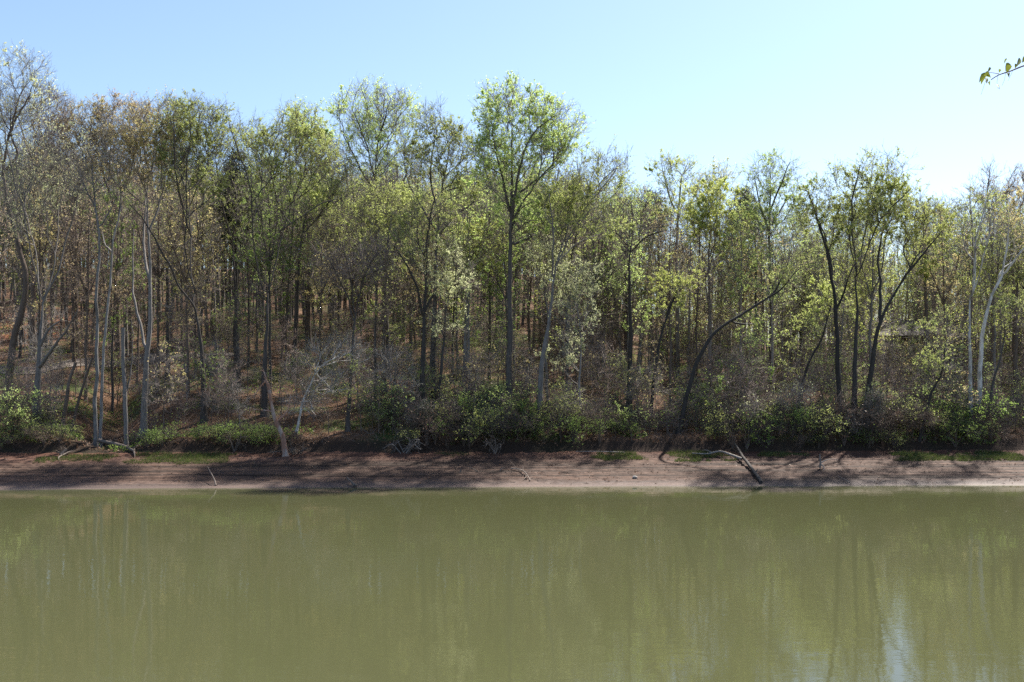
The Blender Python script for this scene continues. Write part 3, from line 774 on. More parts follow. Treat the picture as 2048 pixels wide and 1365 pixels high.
hero('the left skyline spire', 'tall near-bare spire of ascending twigs above the left white tree', 92, 8,
     [(1986, 770), (1985, 640), (1984, 500), (1978, 420), (1975, 380)], [(1972, 385, 26, 55), (1995, 400, 20, 45)], [[(1982, 460), (1965, 400), (1958, 350)]], 'brown', 'twigred', 'rust', 700, 0.11, seed=39, up=0.9)
hero('the right skyline spire', 'tall near-bare spire of ascending twigs at the right frame edge', 93, 8,
     [(2028, 770), (2029, 640), (2024, 500), (2018, 420), (2018, 380)], [(2020, 395, 30, 55), (2045, 410, 22, 50)], [[(2022, 460), (2040, 400), (2048, 360)]], 'brown', 'twigred', 'rust', 700, 0.11, seed=40, up=0.9)
hero('the right edge brown tree', 'brown tree with olive leaves against the right frame edge', 87, 9,
     [(2033, 800), (2032, 680), (2035, 560), (2040, 480)], [(2050, 470, 40, 55), (2030, 540, 36, 40)], [], 'brown', 'twig', 'olive', 1700, 0.13, seed=41)
hero('the leaning thin trunk', 'thin dark trunk leaning right beside the white pair foot', 79, 5.5,
     [(1966, 815), (1987, 765), (2002, 705), (2008, 660)], [(2012, 630, 30, 36)], [], 'dark', 'twig', 'olive', 500, 0.11, seed=42)
hero('the slanting dark sapling', 'dark slanting small tree above the right bank bushes', 77.6, 5.5,
     [(1838, 868), (1858, 800), (1880, 745), (1885, 690)], [(1888, 670, 34, 42), (1862, 730, 30, 34)], [], 'black', 'twig', 'olive', 900, 0.11, seed=43)
hero('the right-slanting middle tree', 'dark middle tree slanting right, left of the leaning dark trunk', 81, 6.5,
     [(1300, 850), (1310, 740), (1325, 660), (1340, 620), (1355, 580)], [(1362, 560, 40, 45), (1335, 590, 34, 38)], [[(1330, 640), (1345, 600), (1372, 545)]], 'black', 'twig', 'yellow', 1700, 0.12, seed=44)
hero('the slanting pole', 'dark slanting pole tree just left of the dark trio', 81, 5.5,
     [(1588, 850), (1612, 740), (1640, 680), (1662, 610)], [(1660, 600, 38, 36), (1630, 650, 36, 34)], [], 'black', 'twig', 'olive', 1500, 0.13, seed=45)

hero('the yellow-green dome tree', 'yellow-green domed tree behind and right of the tallest tree', 96, 8,
     [(1092, 770), (1092, 640), (1094, 520), (1092, 440)], [(1092, 385, 62, 46), (1060, 430, 46, 42), (1130, 425, 40, 42)], [[(1094, 500), (1070, 440), (1055, 400)]], 'brown', 'twig', 'yellow', 2600, 0.15, seed=47)
hero('the lime skyline tree', 'small lime green crown on the skyline between the right-leaning grey tree and the ridge pine', 102, 7,
     [(1252, 750), (1250, 640), (1250, 520), (1250, 440)], [(1250, 402, 42, 36), (1225, 430, 34, 34), (1282, 425, 30, 34)], [], 'brown', 'twig', 'lime', 1900, 0.15, seed=48)

# evergreens
def pine_targets(h, h0, rmax, rng, n=170):
    T = []
    for k in range(n):
        f = rng.random() ** 0.8
        z = h0 + (h - h0) * (round(f * 6) / 6 + rng.normal() * 0.015)
        lay = round(f * 6); a = rng.random() * 2 * PI
        r = rmax * (1 - f) ** 0.4 * (0.55 + 0.6 * math.sin(lay * 2.3 + 1.1 * math.cos(a + lay * 1.9)) ** 2) * math.sqrt(rng.random()) + 0.15
        T.append((r * math.cos(a), r * math.sin(a), z + 0.1 * r))
    return np.array(T)
def evergreen(short, label, px, Y, top, low, rpx, bk='brown', lk='pine', lf=4200, seed=0, ls=0.34, name='pine_tree', cat='pine tree'):
    rng = np.random.default_rng(300 + seed)
    x = (px - 1024) * Y / F; z = H(x, Y); h = CAMZ + (750 - top) * Y / F - z; h0 = max(0.6, CAMZ + (750 - low) * Y / F - z)
    tr = np.array([[0, 0, -.2], [0.1, 0, h * .4], [0, 0.1, h * .75], [0, 0, h]])
    t, c = build_tree([(tr, 0.012 * h, 0.02)], [], rng, targets=pine_targets(h, h0, rpx * Y / F, rng), bf=0.9, clear=0.1, tw=5, twl=0.6, lf=lf, ls=ls, aspect=0.28, up=0.25, clump=0.1)
    plant_tree(name, label, cat, (x, Y, z), t, c, bk, 'twig', lk)
    HERO.append((px, short))
evergreen('the dense dark evergreen', 'dense dark evergreen standing out on the left slope behind the thin dark tree', 470, 94, 318, 470, 55, 'dark', 'dark', 7000, 1)
evergreen('the layered dark pine', 'dark pine with flat layered boughs left of the airy fan-crowned tree', 1484, 104, 385, 500, 48, seed=2)
evergreen('the ridge pine', 'dark pine top on the skyline right of the tallest tree', 1300, 116, 392, 470, 54, seed=4)
evergreen('the holly', 'small dark glossy evergreen at the foot of the dark trio', 1748, 77.6, 792, 850, 22, 'dark', 'dark', 2600, 6, 0.14, 'evergreen_bush', 'bush')
evergreen('the cedar', 'dark conical cedar bush on the bank below the grey-green spreading tree', 848, 77.0, 815, 888, 26, 'dark', 'dark', 3600, 7, 0.16, 'evergreen_bush', 'bush')
evergreen('the dim evergreen', 'dim dark evergreen below the house on the right slope', 1908, 100, 640, 735, 26, 'dark', 'dark', 3000, 8, 0.2, 'evergreen_bush', 'bush')

# dead standing wood
def snag(name, label, Y, r0, r1, pts, branches=(), bk='pale', cat='dead tree', part='trunk'):
    rng = np.random.default_rng(int(pts[0][0]))
    x = (pts[0][0] - 1024) * Y / F
    gz = H(x, Y) if Y - float(shore(np.array([x]))[0]) > 9.2 else BZ(x, Y)
    base = np.array([x, Y, gz])
    L = [P(px, py, Y) for px, py in pts]; L[0] = base - np.array([0, 0, .25])
    L = resample(L, 0.4, rng, 0.03) - base
    n = len(L); k = Y / F
    root = thing(name, label, cat, base)
    m = MB(); tube(m, L, (r0 + (r1 - r0) * np.linspace(0, 1, n)) * k * (1 + 0.5 * np.exp(-np.arange(n) * 0.4 / 0.4)) * rng.uniform(0.93, 1.07, n), 10)
    link(part, m.mesh(part, [BARK[bk]]), root)
    for b in branches:
        bl = resample([P(px, py, Y + dy) for px, py, dy in b], 0.3, rng, 0.05) - base
        m = MB(); tube(m, bl, np.linspace(1.9, 0.5, len(bl)) * k, 5)
        A = bl[1:-1].repeat(3, 0) if len(bl) > 3 else bl[1:].repeat(3, 0)
        d = unit(rng.normal(size=A.shape)); L_ = rng.uniform(.2, .8, (len(A), 1))
        twigs(m, A, A + d * L_, np.full(len(A), .016), np.full(len(A), .006))
        link('branch', m.mesh('branch', [BARK[bk]]), root)
    return root
snag('dead_tree', 'tall broken dead snag, bare grey pole between the white trunk and wide-based tree', 77.4, 4.6, 3.6, [(253, 886), (250, 800), (246, 720), (247, 656)], [[(250, 800, 0), (262, 740, .3), (265, 700, .5), (263, 640, .8)]], 'grey')
snag('dead_tree', 'reddish stripped broken trunk leaning left at the top of the mud bank', 74.4, 5.6, 2.6, [(572, 912), (566, 875), (552, 845), (545, 820), (537, 775), (530, 760)],
     [[(546, 824, 0), (520, 820, -.3), (499, 819, -.6)], [(532, 762, 0), (520, 775, .2), (508, 795, .3)], [(535, 770, 0), (528, 745, .2), (520, 740, .3)], [(552, 845, 0), (575, 820, .5), (580, 790, .8)]], 'red')
hero('the small white leaning tree', 'small white-stemmed leaning tree with pale buff buds right of the stripped broken trunk', 77.2, 4.2,
     [(590, 885), (600, 825), (608, 795), (624, 762), (633, 735), (640, 705)], [(690, 705, 46, 30), (650, 760, 46, 36), (640, 710, 34, 28), (610, 800, 36, 40)],
     [[(608, 795), (626, 782), (648, 790)], [(628, 755), (652, 728), (690, 712)], [(630, 748), (650, 762), (668, 784)]], 'white', 'twigpale', 'tan', 520, 0.085, seed=46, dens=2.2)
snag('dead_tree', 'dark short dead stump leaning against the gully left of the white trunk', 79, 4, 3, [(125, 820), (138, 770), (152, 725)], [], 'brown')
snag('dead_tree', 'thin dark dead stem slanting right across the gully', 78.6, 3.5, 2, [(142, 855), (160, 790), (186, 715)], [], 'brown')

# driftwood on the bank
def drift(name, label, pts, r0, r1, bk='drift', subs=(), cat='driftwood', twg=0, lift=0.0):
    rng = np.random.default_rng(int(pts[0][0] * 3 + pts[0][1]))
    W = []
    for px, py, h in pts:
        q = on_bank(px, py + h)                     # the point below it on the mud, then up by h
        W.append(q + np.array([0, 0, h * q[1] / F + r0 * 0.6 + lift]))
    base = np.array([W[0][0], W[0][1], BZ(W[0][0], W[0][1])])
    L = resample(W, 0.25, rng, 0.02) - base
    root = thing(name, label, cat, base)
    n = len(L); m = MB(); tube(m, L, (r0 + (r1 - r0) * np.linspace(0, 1, n)) * rng.uniform(0.88, 1.1, n), 8)
    if twg:
        A = L[rng.integers(0, n, twg)]; d = unit(rng.normal(size=(twg, 3)) + np.array([0, 0, .7]))
        twigs(m, A, A + d * rng.uniform(.2, .9, (twg, 1)), np.full(twg, .018), np.full(twg, .006))
    link('stem', m.mesh('stem', [BARK[bk]]), root)
    for s in subs:
        S = []
        for px, py, h in s:
            q = on_bank(px, py + h); S.append(q + np.array([0, 0, h * q[1] / F + 0.05]))
        S = resample(S, 0.25, rng, 0.03) - base
        m = MB(); tube(m, S, np.linspace(r1 * 0.8 + .012, 0.015, len(S)), 6)
        link('branch', m.mesh('branch', [BARK[bk]]), root)
    return root
drift('driftwood_log', 'thick dark fallen log running down the bank to the water on the right', [(1470, 890, 14), (1486, 915, 8), (1503, 938, 4), (1522, 966, 2)], 0.085, 0.13, 'dark',
      [[(1510, 950, 2), (1515, 940, 10)]])
drift('driftwood_limb', 'long pale bent limb lying left of the thick fallen log', [(1484, 920, 5), (1462, 912, 8), (1440, 905, 8), (1415, 910, 3), (1384, 909, 4)], 0.11, 0.05, 'driftpale', [[(1425, 908, 4), (1412, 902, 10), (1405, 903, 9)]])
drift('driftwood_stump', 'pale forked driftwood standing upright on the right mud bank', [(1640, 938, 0), (1641, 925, 14), (1640, 910, 30)], 0.07, 0.045, 'driftpale',
      [[(1641, 928, 10), (1652, 922, 14), (1664, 920, 14), (1676, 921, 12)], [(1641, 930, 8), (1648, 936, 4), (1648, 944, 0)], [(1640, 932, 6), (1634, 936, 2)]])
drift('driftwood_limb', 'short grey limb sticking up beside the waterline left of centre', [(713, 974, 0), (706, 970, 3), (700, 963, 6), (694, 957, 10)], 0.10, 0.04, 'drift', [[(708, 972, 2), (704, 975, 0)]])
drift('driftwood_stick', 'thin stick leaning up out of the left mud bank', [(432, 972, 0), (428, 958, 10), (421, 945, 18), (415, 934, 27)], 0.05, 0.02, 'drift')
drift('driftwood_log', 'long dark rotten log across the mouth of the gully on the left', [(198, 884, 8), (225, 890, 7), (250, 896, 5), (268, 905, 1)], 0.16, 0.10, 'drift', [[(268, 903, 3), (272, 895, 8), (300, 883, 14)], [(268, 905, 1), (269, 916, 0)]], twg=10)
drift('driftwood_limb', 'weathered pale limb lying flat left of the rotten log', [(90, 903, 2), (115, 900, 3), (140, 897, 2)], 0.05, 0.03, 'driftpale')
drift('driftwood_stump', 'small root stump with tangled grey roots on the left bank', [(122, 914, 0), (126, 908, 4), (134, 902, 8)], 0.16, 0.07, 'drift', [[(126, 910, 2), (118, 906, 6), (113, 908, 4)], [(124, 912, 2), (116, 918, 0), (120, 926, 0)], [(126, 912, 3), (140, 905, 6), (150, 904, 4)]], twg=12)
drift('driftwood_branch', 'dark crooked branch half buried in the mud right of centre', [(1022, 938, 2), (1040, 940, 3), (1052, 948, 3), (1060, 962, 1)], 0.05, 0.03, 'drift', [[(1050, 946, 3), (1062, 950, 3)], [(1054, 952, 3), (1048, 960, 1)]], twg=14)
drift('driftwood_stick', 'short dark stick lying on the mud below the cedar', [(955, 944, 1), (946, 938, 4), (938, 935, 5)], 0.035, 0.02, 'drift')
drift('driftwood_stick', 'small dark peg stuck in the mud left of the short stick', [(921, 945, 0), (922, 938, 7)], 0.05, 0.03, 'drift')
drift('driftwood_stick', 'small bent twig lying on the mud just right of the short stick', [(1000, 943, 1), (1003, 938, 5), (1010, 936, 6)], 0.03, 0.015, 'drift')
drift('driftwood_stick', 'thin stick slanting down to the waterline below the upright driftwood', [(1702, 968, 2), (1690, 960, 4), (1676, 953, 2)], 0.035, 0.02, 'drift')
drift('driftwood_limb', 'thin bare limb lying along the bank top left of the right grass', [(1250, 906, 2), (1200, 904, 3), (1152, 904, 3)], 0.04, 0.02, 'driftpale')
def brush_pile(name, label, px, py, w, h, n, bk, seed):
    rng = np.random.default_rng(seed)
    q = on_bank(px, py) if py > 895 else np.array(ground_at(px, py)); k = q[1] / F
    root = thing(name, label, 'dead branches', q)
    A = []; m = MB()
    for i in range(n):
        a = rng.uniform(0.15, PI - 0.15); L = rng.uniform(.6, 1.1)
        tip = np.array([math.cos(a) * w * k * L, rng.uniform(-1.2, .4), math.sin(a) * h * k * L])
        st = np.array([rng.normal() * w * k * .12, rng.uniform(0, .6), 0])
        mid = (st + tip) / 2 + np.array([rng.normal() * .2, rng.normal() * .2, h * k * 0.35])
        pl = resample([st, mid, tip], 0.25, rng, 0.05)
        tube(m, pl, np.linspace(0.05, 0.014, len(pl)), 5)
        S = pl[rng.integers(1, len(pl), 10)]; d = unit(rng.normal(size=S.shape) + np.array([0, -.2, -.3]))
        twigs(m, S, S + d * rng.uniform(.3, 1.0, (10, 1)), np.full(10, .016), np.full(10, .006))
    link('branches', m.mesh('branches', [BARK[bk]]), root)
brush_pile('fallen_branches', 'grey arching fallen branches drooping over the bank left of the cedar', 812, 908, 50, 40, 9, 'driftpale', 71)
brush_pile('fallen_branches', 'tangle of roots and sticks around the foot of the stripped broken trunk', 590, 910, 55, 16, 9, 'drift', 72)
brush_pile('fallen_branches', 'thin bare branch fan on the bank left of the stripped trunk', 468, 904, 30, 40, 5, 'drift', 73)
brush_pile('fallen_branches', 'low heap of grey sticks in the gully mouth', 205, 890, 45, 12, 10, 'drift', 74)
brush_pile('fallen_branches', 'fallen sticks piled inside the gully upslope', 232, 800, 40, 30, 9, 'drift', 75)
brush_pile('fallen_branches', 'thin roots hanging from the bank right of the cedar', 990, 908, 22, 40, 5, 'drift', 76)

# pale rock on the mud
import bmesh
def rock(label, px, py, s):
    rng = np.random.default_rng(px); q = on_bank(px, py)
    bm = bmesh.new(); bmesh.ops.create_icosphere(bm, subdivisions=3, radius=s)
    for v in bm.verts:
        c = v.co.normalized(); k = 0.75 + 0.55 * float(vn(c.x * 1.7 + 5, c.z * 1.7 + c.y * 1.3 + px, 91)); v.co = v.co * k; v.co.z *= 0.8
    me = bpy.data.meshes.new('rock'); bm.to_mesh(me); bm.free(); me.materials.append(BARK['white'])
    tag(link('rock', me, None, q + np.array([0, 0, s * .3])), label, 'rock')
rock('small pale rock lying alone on the mud right of centre', 1270, 957, 0.16)

# ------------------------------------------------------------------ background forest
def bg_proto(kind, seed, h=20, rx=2.6):
    rng = np.random.default_rng(seed)
    lean = rng.normal() * 0.7
    tr = np.array([[0, 0, -.4], [lean * .2, 0.1, h * .3], [lean * .6, -.1, h * .6], [lean, 0, h * .86]])
    b = [(np.array([lean * .9 + rng.normal() * .4, rng.normal() * .4, h * 0.74]), (rx, rx, h * .24)), (np.array([lean * .7 + rng.normal() * .9, rng.normal() * .9, h * .55]), (rx * .8, rx * .8, h * .15))]
    bk, tk, lk, lf = {'olive': ('dark', 'twig', 'olive', 2600), 'lime': ('grey', 'twig', 'lime', 3000), 'yellow': ('grey', 'twig', 'yellow', 2600), 'tan': ('brown', 'twig', 'tan', 2300),
                      'rust': ('brown', 'twigred', 'rust', 1700), 'bare': ('brown', 'twigred', 'rust', 250), 'green': ('dark', 'twig', 'green', 3000)}[kind]
    lim = [(np.array([[lean * .55, 0, h * .5], [lean * .6 + s * 1.1, s * .6, h * .66], [lean * .6 + s * 1.6, s * .8, h * .8]]), 0.09, 0.03) for s in (-1, 1)]
    b.append((np.array([lean * .5 + rng.normal(), rng.normal(), h * .36]), (rx * .7, rx * .7, h * .10)))
    t, c = build_tree([(tr, 0.15, 0.04)] + lim, b, rng, dens=1.1, nmax=150, clear=0.28, tw=4, lf=int(lf * 1.45), ls=0.145, twl=0.95, twr=0.012)
    return t.mesh('slope_tree_trunk', [BARK[bk]]), c.mesh('slope_tree_crown', [BARK[tk], LEAF[lk]], False)
PROTO = {}
s_ = 500
for k in ('olive', 'lime', 'yellow', 'tan', 'rust', 'bare', 'green'):
    PROTO[k] = []
    for j in range(3 if k in ('olive', 'bare', 'lime') else 2):
        s_ += 1
        PROTO[k].append(bg_proto(k, s_, rx=[2.3, 3.0, 2.6][j]))
LOOK = {'olive': 'olive leafed', 'lime': 'bright green', 'yellow': 'yellow-green', 'tan': 'tan budding', 'rust': 'rusty budding', 'bare': 'bare brown', 'green': 'deep green'}
ORD = ['nearest', 'second', 'third', 'fourth', 'fifth', 'sixth', 'seventh', 'eighth', 'ninth', 'tenth', 'eleventh', 'twelfth', 'thirteenth', 'fourteenth', 'fifteenth', 'sixteenth', 'seventeenth', 'eighteenth', 'nineteenth', 'twentieth']

def label_all(items, noun):
    """items: (object, px, look).  Each label names the look, the landmark tree it stands by, the side and the rank from it."""
    bins = {}
    for o, px, look in items:
        d = [(abs(px - hx), sh, hx) for hx, sh in HERO]
        _, sh, hx = min(d)
        bins.setdefault((look, sh, 'left' if px < hx else 'right'), []).append((abs(px - hx), o))
    for (look, sh, sd), L in bins.items():
        L.sort(key=lambda q: q[0])
        for i, (_, o) in enumerate(L):
            o['label'] = f'{look} {noun}, {ORD[min(i, 19)]} to the {sd} of {sh}' if len(L) > 1 else f'{look} {noun} to the {sd} of {sh}'

def copy_pair(name, parts, loc, sc_, rz, group, names, cat):
    r = link(name, None, None, loc); r.rotation_euler = (0, 0, rz); r.scale = sc_; r.empty_display_size = 0.3
    r['category'] = cat; r['group'] = group
    for nm, me in zip(names, parts):
        link(nm, me, r)
    return r

rng = np.random.default_rng(77)
pts = []; items = []
def far_ok(u, Y, md):
    for (u2, Y2) in pts:
        if abs(u - u2) < md / Y2 and abs(Y - Y2) < 5:
            return False
    return True
tries = 0
while len(pts) < 285 and tries < 12000:
    tries += 1
    f = rng.random()
    Y = 86 + 105 * f ** 1.15
    u = rng.uniform(-0.57, 0.66)
    if u > 0.12 and Y > 140:
        continue
    if Y < 119 and abs(1024 + u * F - 1818) < 34:
        continue
    if not far_ok(u, Y, 1.4 + 0.008 * Y):
        continue
    pts.append((u, Y))
for (u, Y) in pts:
    X = u * Y; px = 1024 + u * F
    if px < 480:
        k = rng.choice(['tan', 'rust', 'bare', 'olive', 'green', 'olive'])
    elif px < 900:
        k = rng.choice(['olive', 'bare', 'olive', 'green', 'tan', 'lime'])
    elif px < 1300:
        k = rng.choice(['olive', 'lime', 'bare', 'green', 'yellow', 'bare'])
    else:
        k = rng.choice(['yellow', 'olive', 'lime', 'yellow', 'bare', 'tan'])
    hs = rng.uniform(0.88, 1.18)
    if px > 1230:
        hs = rng.uniform(0.78, 1.02)
    elif px > 640:
        hs *= 0.92
    w = rng.uniform(0.85, 1.15)
    pr = PROTO[k][rng.integers(len(PROTO[k]))]
    o = copy_pair('slope_tree', pr, (X, Y, H(X, Y)), (w, w, hs), rng.uniform(0, 2 * PI), 'slim trees up the wooded slope', ('trunk', 'crown'), 'tree')
    items.append((o, px, LOOK[k] + ' slim'))
label_all(items, 'tree upslope')

# the mass of thin far woods up the slope and the brush under the trees: nobody could count them
def woods(n, y0, y1, umin, umax, h0, h1, nl, ntw, ls, pw, mats, seed):
    rng = np.random.default_rng(seed)
    m = MB()
    for k in range(n):
        Y = y0 + (y1 - y0) * rng.random() ** pw; u = rng.uniform(umin, umax); X = u * Y
        if Y - float(shore(np.array([X]))[0]) < 10.8 or (abs(X + .395 * Y) < 2.6 and Y < 92):
            continue
        if h1 < 5 and u < -0.1 and rng.random() < 0.6:
            continue
        if h1 > 5 and Y < 119 and abs(1024 + u * F - 1818) < 30:      # the house yard is open
            continue
        z = H(X, Y); h = rng.uniform(h0, h1); b = np.array([X, Y, z - .2]); ln = rng.normal(size=2) * 0.08 * h
        if u > 0.13:
            h *= 0.8
        pl = np.array([b, b + (ln[0] * .3, ln[1] * .3, h * .4), b + (ln[0], ln[1], h)])
        r = (0.0095 + 0.004 * rng.random()) * h + 0.01
        tube(m, pl, [r, r * .7, r * .25], 5, len(mats), False)
        kind = rng.integers(1, len(mats))
        f = rng.uniform(0.25 if h1 < 5 else 0.33, 1.0, ntw); A = pl[0] + (pl[2] - pl[0]) * f[:, None]
        sp = h * 0.2 * (1.15 - f) + 0.25
        d = rng.normal(size=(ntw, 3)) * sp[:, None]; d[:, 2] = np.abs(d[:, 2]) * 0.9
        B = A + d
        twigs(m, A, B, np.full(ntw, .006 + .0012 * h), np.full(ntw, .006), 0)
        q = rng.integers(0, ntw, nl)
        C = A[q] + (B - A)[q] * rng.uniform(.4, 1.1, (nl, 1)) + rng.normal(size=(nl, 3)) * 0.18
        leaves(m, C, ls, rng, kind, 0.65)
    return m
mt = ['twig', 'olive', 'rust', 'tan', 'green', 'olive']
tag(link('distant_woods', woods(780, 106, 225, -.60, .1, 10, 20, 220, 38, .165, 1.0, mt, 61).mesh('distant_woods', [BARK['twig']] + [LEAF[k] for k in mt[1:]] + [BARK['grey']], False)), kind='stuff')
mt = ['twig', 'olive', 'yellow', 'lime', 'tan', 'green']
tag(link('distant_woods', woods(740, 98, 150, .06, .64, 9, 18, 190, 34, .15, 1.0, mt, 62).mesh('distant_woods_right', [BARK['twig']] + [LEAF[k] for k in mt[1:]] + [BARK['grey']], False)), kind='stuff')
mt = ['twigred', 'olive', 'dry', 'green', 'tan']
tag(link('underbrush', woods(1050, 77, 112, -.55, .58, 0.9, 3.4, 44, 26, .09, 1.2, mt, 63).mesh('underbrush', [BARK['twigred']] + [LEAF[k] for k in mt[1:]] + [BARK['brown']], False)), kind='stuff')

mt = ['twigred', 'olive', 'dry', 'green', 'green']
tag(link('underbrush', woods(620, 76.6, 83, -.13, .58, 0.8, 3.2, 34, 40, .09, 1.3, mt, 64).mesh('bank_brush', [BARK['twigred']] + [LEAF[k] for k in mt[1:]] + [BARK['brown']], False)), kind='stuff')

# understory saplings
def sap_proto(kind, seed, h=6.0):
    rng = np.random.default_rng(seed)
    l = rng.normal(size=2) * 0.5
    tr = np.array([[0, 0, -.2], [l[0] * .2, l[1] * .3, h * .3], [l[0] * .5, l[1] * .6, h * .6], [l[0], l[1], h * .93]])
    b = [(np.array([l[0] * .6, l[1] * .6, h * .66]), (1.5, 1.5, h * .32)), (np.array([rng.normal() * .8, rng.normal() * .8, h * .42]), (1.3, 1.3, h * .16))]
    lk, lf, tk = {'bare': ('dry', 60, 'twigred'), 'green': ('green', 650, 'twig'), 'olive': ('olive', 650, 'twig'), 'pale': ('twigpale', 0, 'twigpale'), 'lime': ('lime', 600, 'twig'), 'tan': ('tan', 350, 'twig')}[kind]
    t, c = build_tree([(tr, 0.05, 0.015)], b, rng, dens=3.0, nmax=70, clear=0.2, bf=0.35, tw=4, lf=lf, ls=0.12, twl=0.7, twr=0.009, flare=1.2, rtip=.007)
    return t.mesh('sapling_stem', [BARK['pale' if kind == 'pale' else 'brown']]), c.mesh('sapling_foliage', [BARK[tk], LEAF.get(lk, LEAF['dry'])], False)
SP = {k: [sap_proto(k, 700 + 10 * i + j, 5.5 + j) for j in range(2)] for i, k in enumerate(('bare', 'green', 'olive', 'pale', 'lime', 'tan'))}
LOOKS = {'bare': 'bare twiggy', 'green': 'deep green', 'olive': 'olive leafed', 'pale': 'bare pale grey', 'lime': 'fresh green', 'tan': 'tan budding'}
items = []; sp = []
tries = 0
while len(sp) < 290 and tries < 12000:
    tries += 1
    u = rng.uniform(-0.53, 0.56); Y = 77.6 + 34 * rng.random() ** 1.25
    X = u * Y
    if Y - float(shore(np.array([X]))[0]) < 10.6:
        continue
    if abs(X + 0.395 * Y) < 2.6 and Y < 92:
        continue
    if any(abs(u - a) * Y < 0.8 and abs(Y - b) < 2.0 for a, b in sp):
        continue
    if u < -0.14 and rng.random() < 0.4:
        continue
    sp.append((u, Y)); px = 1024 + u * F
    k = rng.choice(['bare', 'bare', 'green', 'olive', 'pale', 'tan'] if px < 1250 else ['bare', 'olive', 'olive', 'lime', 'tan', 'green', 'bare'])
    s = rng.uniform(0.55, 1.15); w = s * rng.uniform(0.8, 1.2)
    o = copy_pair('sapling', SP[k][rng.integers(2)], (X, Y, H(X, Y)), (w, w, s), rng.uniform(0, 6.28), 'understory saplings on the slope', ('stem', 'foliage'), 'sapling')
    items.append((o, px, LOOKS[k]))
label_all(items, 'sapling')

# bank shrubs
def shrub_proto(kind, seed, rx=1.5, h=2.2):
    rng = np.random.default_rng(seed)
    h = h * rng.uniform(0.8, 1.35); rx = rx * rng.uniform(0.85, 1.2)
    seeds = [(np.array([[0, 0, -.2], [0.05, 0, h * .4], [0.1, .1, h * .8]]), 0.035, 0.012)]
    b = []
    for i in range(7):
        a = rng.random() * 6.28; r = rx * rng.uniform(.35, 1.0); hh = h * rng.uniform(.4, 1.05)
        end = np.array([r * math.cos(a), r * math.sin(a), hh])
        seeds.append((np.array([[0.02, 0, 0.0], [end[0] * .35, end[1] * .35, hh * .6], end]), 0.024, 0.008))
        if i < 4:
            q = rng.uniform(.45, .8)
            b.append((end * np.array([1, 1, .85]), (q, q, q * .7)))
    lk, lf, tk = {'green': ('green', 1100, 'dark'), 'olive': ('olive', 800, 'dark'), 'brown': ('dry', 150, 'brown'), 'grey': ('pale', 120, 'twig'), 'lime': ('lime', 1000, 'dark')}[kind]
    t, c = build_tree(seeds, b, rng, dens=14, nmax=34, clear=0.05, bf=0.3, tw=3, lf=int(lf * 1.3), ls=0.10, twl=0.85, twr=0.0065, flare=1, rtip=.006)
    return t.mesh('shrub_stems', [BARK['brown']]), c.mesh('shrub_foliage', [BARK[tk], LEAF[lk]], False)
SH = {k: [shrub_proto(k, 900 + 10 * i + j, 1.5, 2.0) for j in range(4)] for i, k in enumerate(('green', 'olive', 'brown', 'grey', 'lime'))}
LOOKB = {'green': 'leafy dark green', 'olive': 'olive leafy', 'brown': 'brown twiggy', 'grey': 'bare grey twiggy', 'lime': 'fresh bright green'}
items = []
def shrub(px, t, k, s, w=1.0):
    Y = 76.5
    for _ in range(3):
        X = (px - 1024) * Y / F; Y = float(shore(np.array([X]))[0]) + t
    z = H(X, Y)
    o = copy_pair('shrub', SH[k][rng.integers(4)], (X, Y, z), (s * w, s * w, s), rng.uniform(0, 6.28), 'shrubs along the top of the bank', ('stems', 'foliage'), 'shrub')
    items.append((o, px, LOOKB[k]))
for px, t, k, s in ((25, 10.6, 'lime', 1.3), (-20, 10.8, 'lime', 1.3), (60, 11.2, 'olive', .9), (790, 12.5, 'lime', 1.25), (760, 12.0, 'green', .9), (965, 13.5, 'lime', 1.2), (1022, 10.4, 'lime', 1.45), (1030, 10.8, 'green', 1.2), (1060, 11, 'green', .9),
                  (1430, 15, 'lime', 1.35), (1470, 13, 'green', 1.0), (1555, 10.4, 'grey', 1.5), (1590, 10.8, 'grey', 1.3), (1530, 10.9, 'grey', 1.1), (1680, 10.4, 'brown', 1.4), (1720, 10.5, 'grey', 1.0),
                  (1270, 12, 'lime', 1.1), (1265, 15, 'lime', 1.0), (1890, 11, 'lime', 1.4), (1930, 10.8, 'green', 1.4), (2010, 10.8, 'green', 1.4), (660, 12.5, 'brown', .6)):
    shrub(px, t, k, s)
for px in np.arange(-60, 2130, 21.0):
    px = px + rng.normal() * 8
    if 130 < px < 290:
        continue
    lo = px < 800
    if vn(px * 0.013, 0.3, 77) < 0.3:
        continue
    t = rng.uniform(9.25, 10.3)
    if lo:
        shrub(px, t, rng.choice(['green', 'olive', 'green', 'brown']), rng.uniform(0.35, 0.65), 1.3)
    else:
        shrub(px, t, rng.choice(['olive', 'brown', 'green', 'brown', 'olive', 'green', 'brown']), rng.uniform(0.4, 1.3), 1.0)
        if rng.random() < 0.75:
            shrub(px + rng.normal() * 15, t + rng.uniform(1.5, 5), rng.choice(['green', 'olive', 'brown', 'olive']), rng.uniform(0.7, 1.2))
label_all(items, 'shrub')

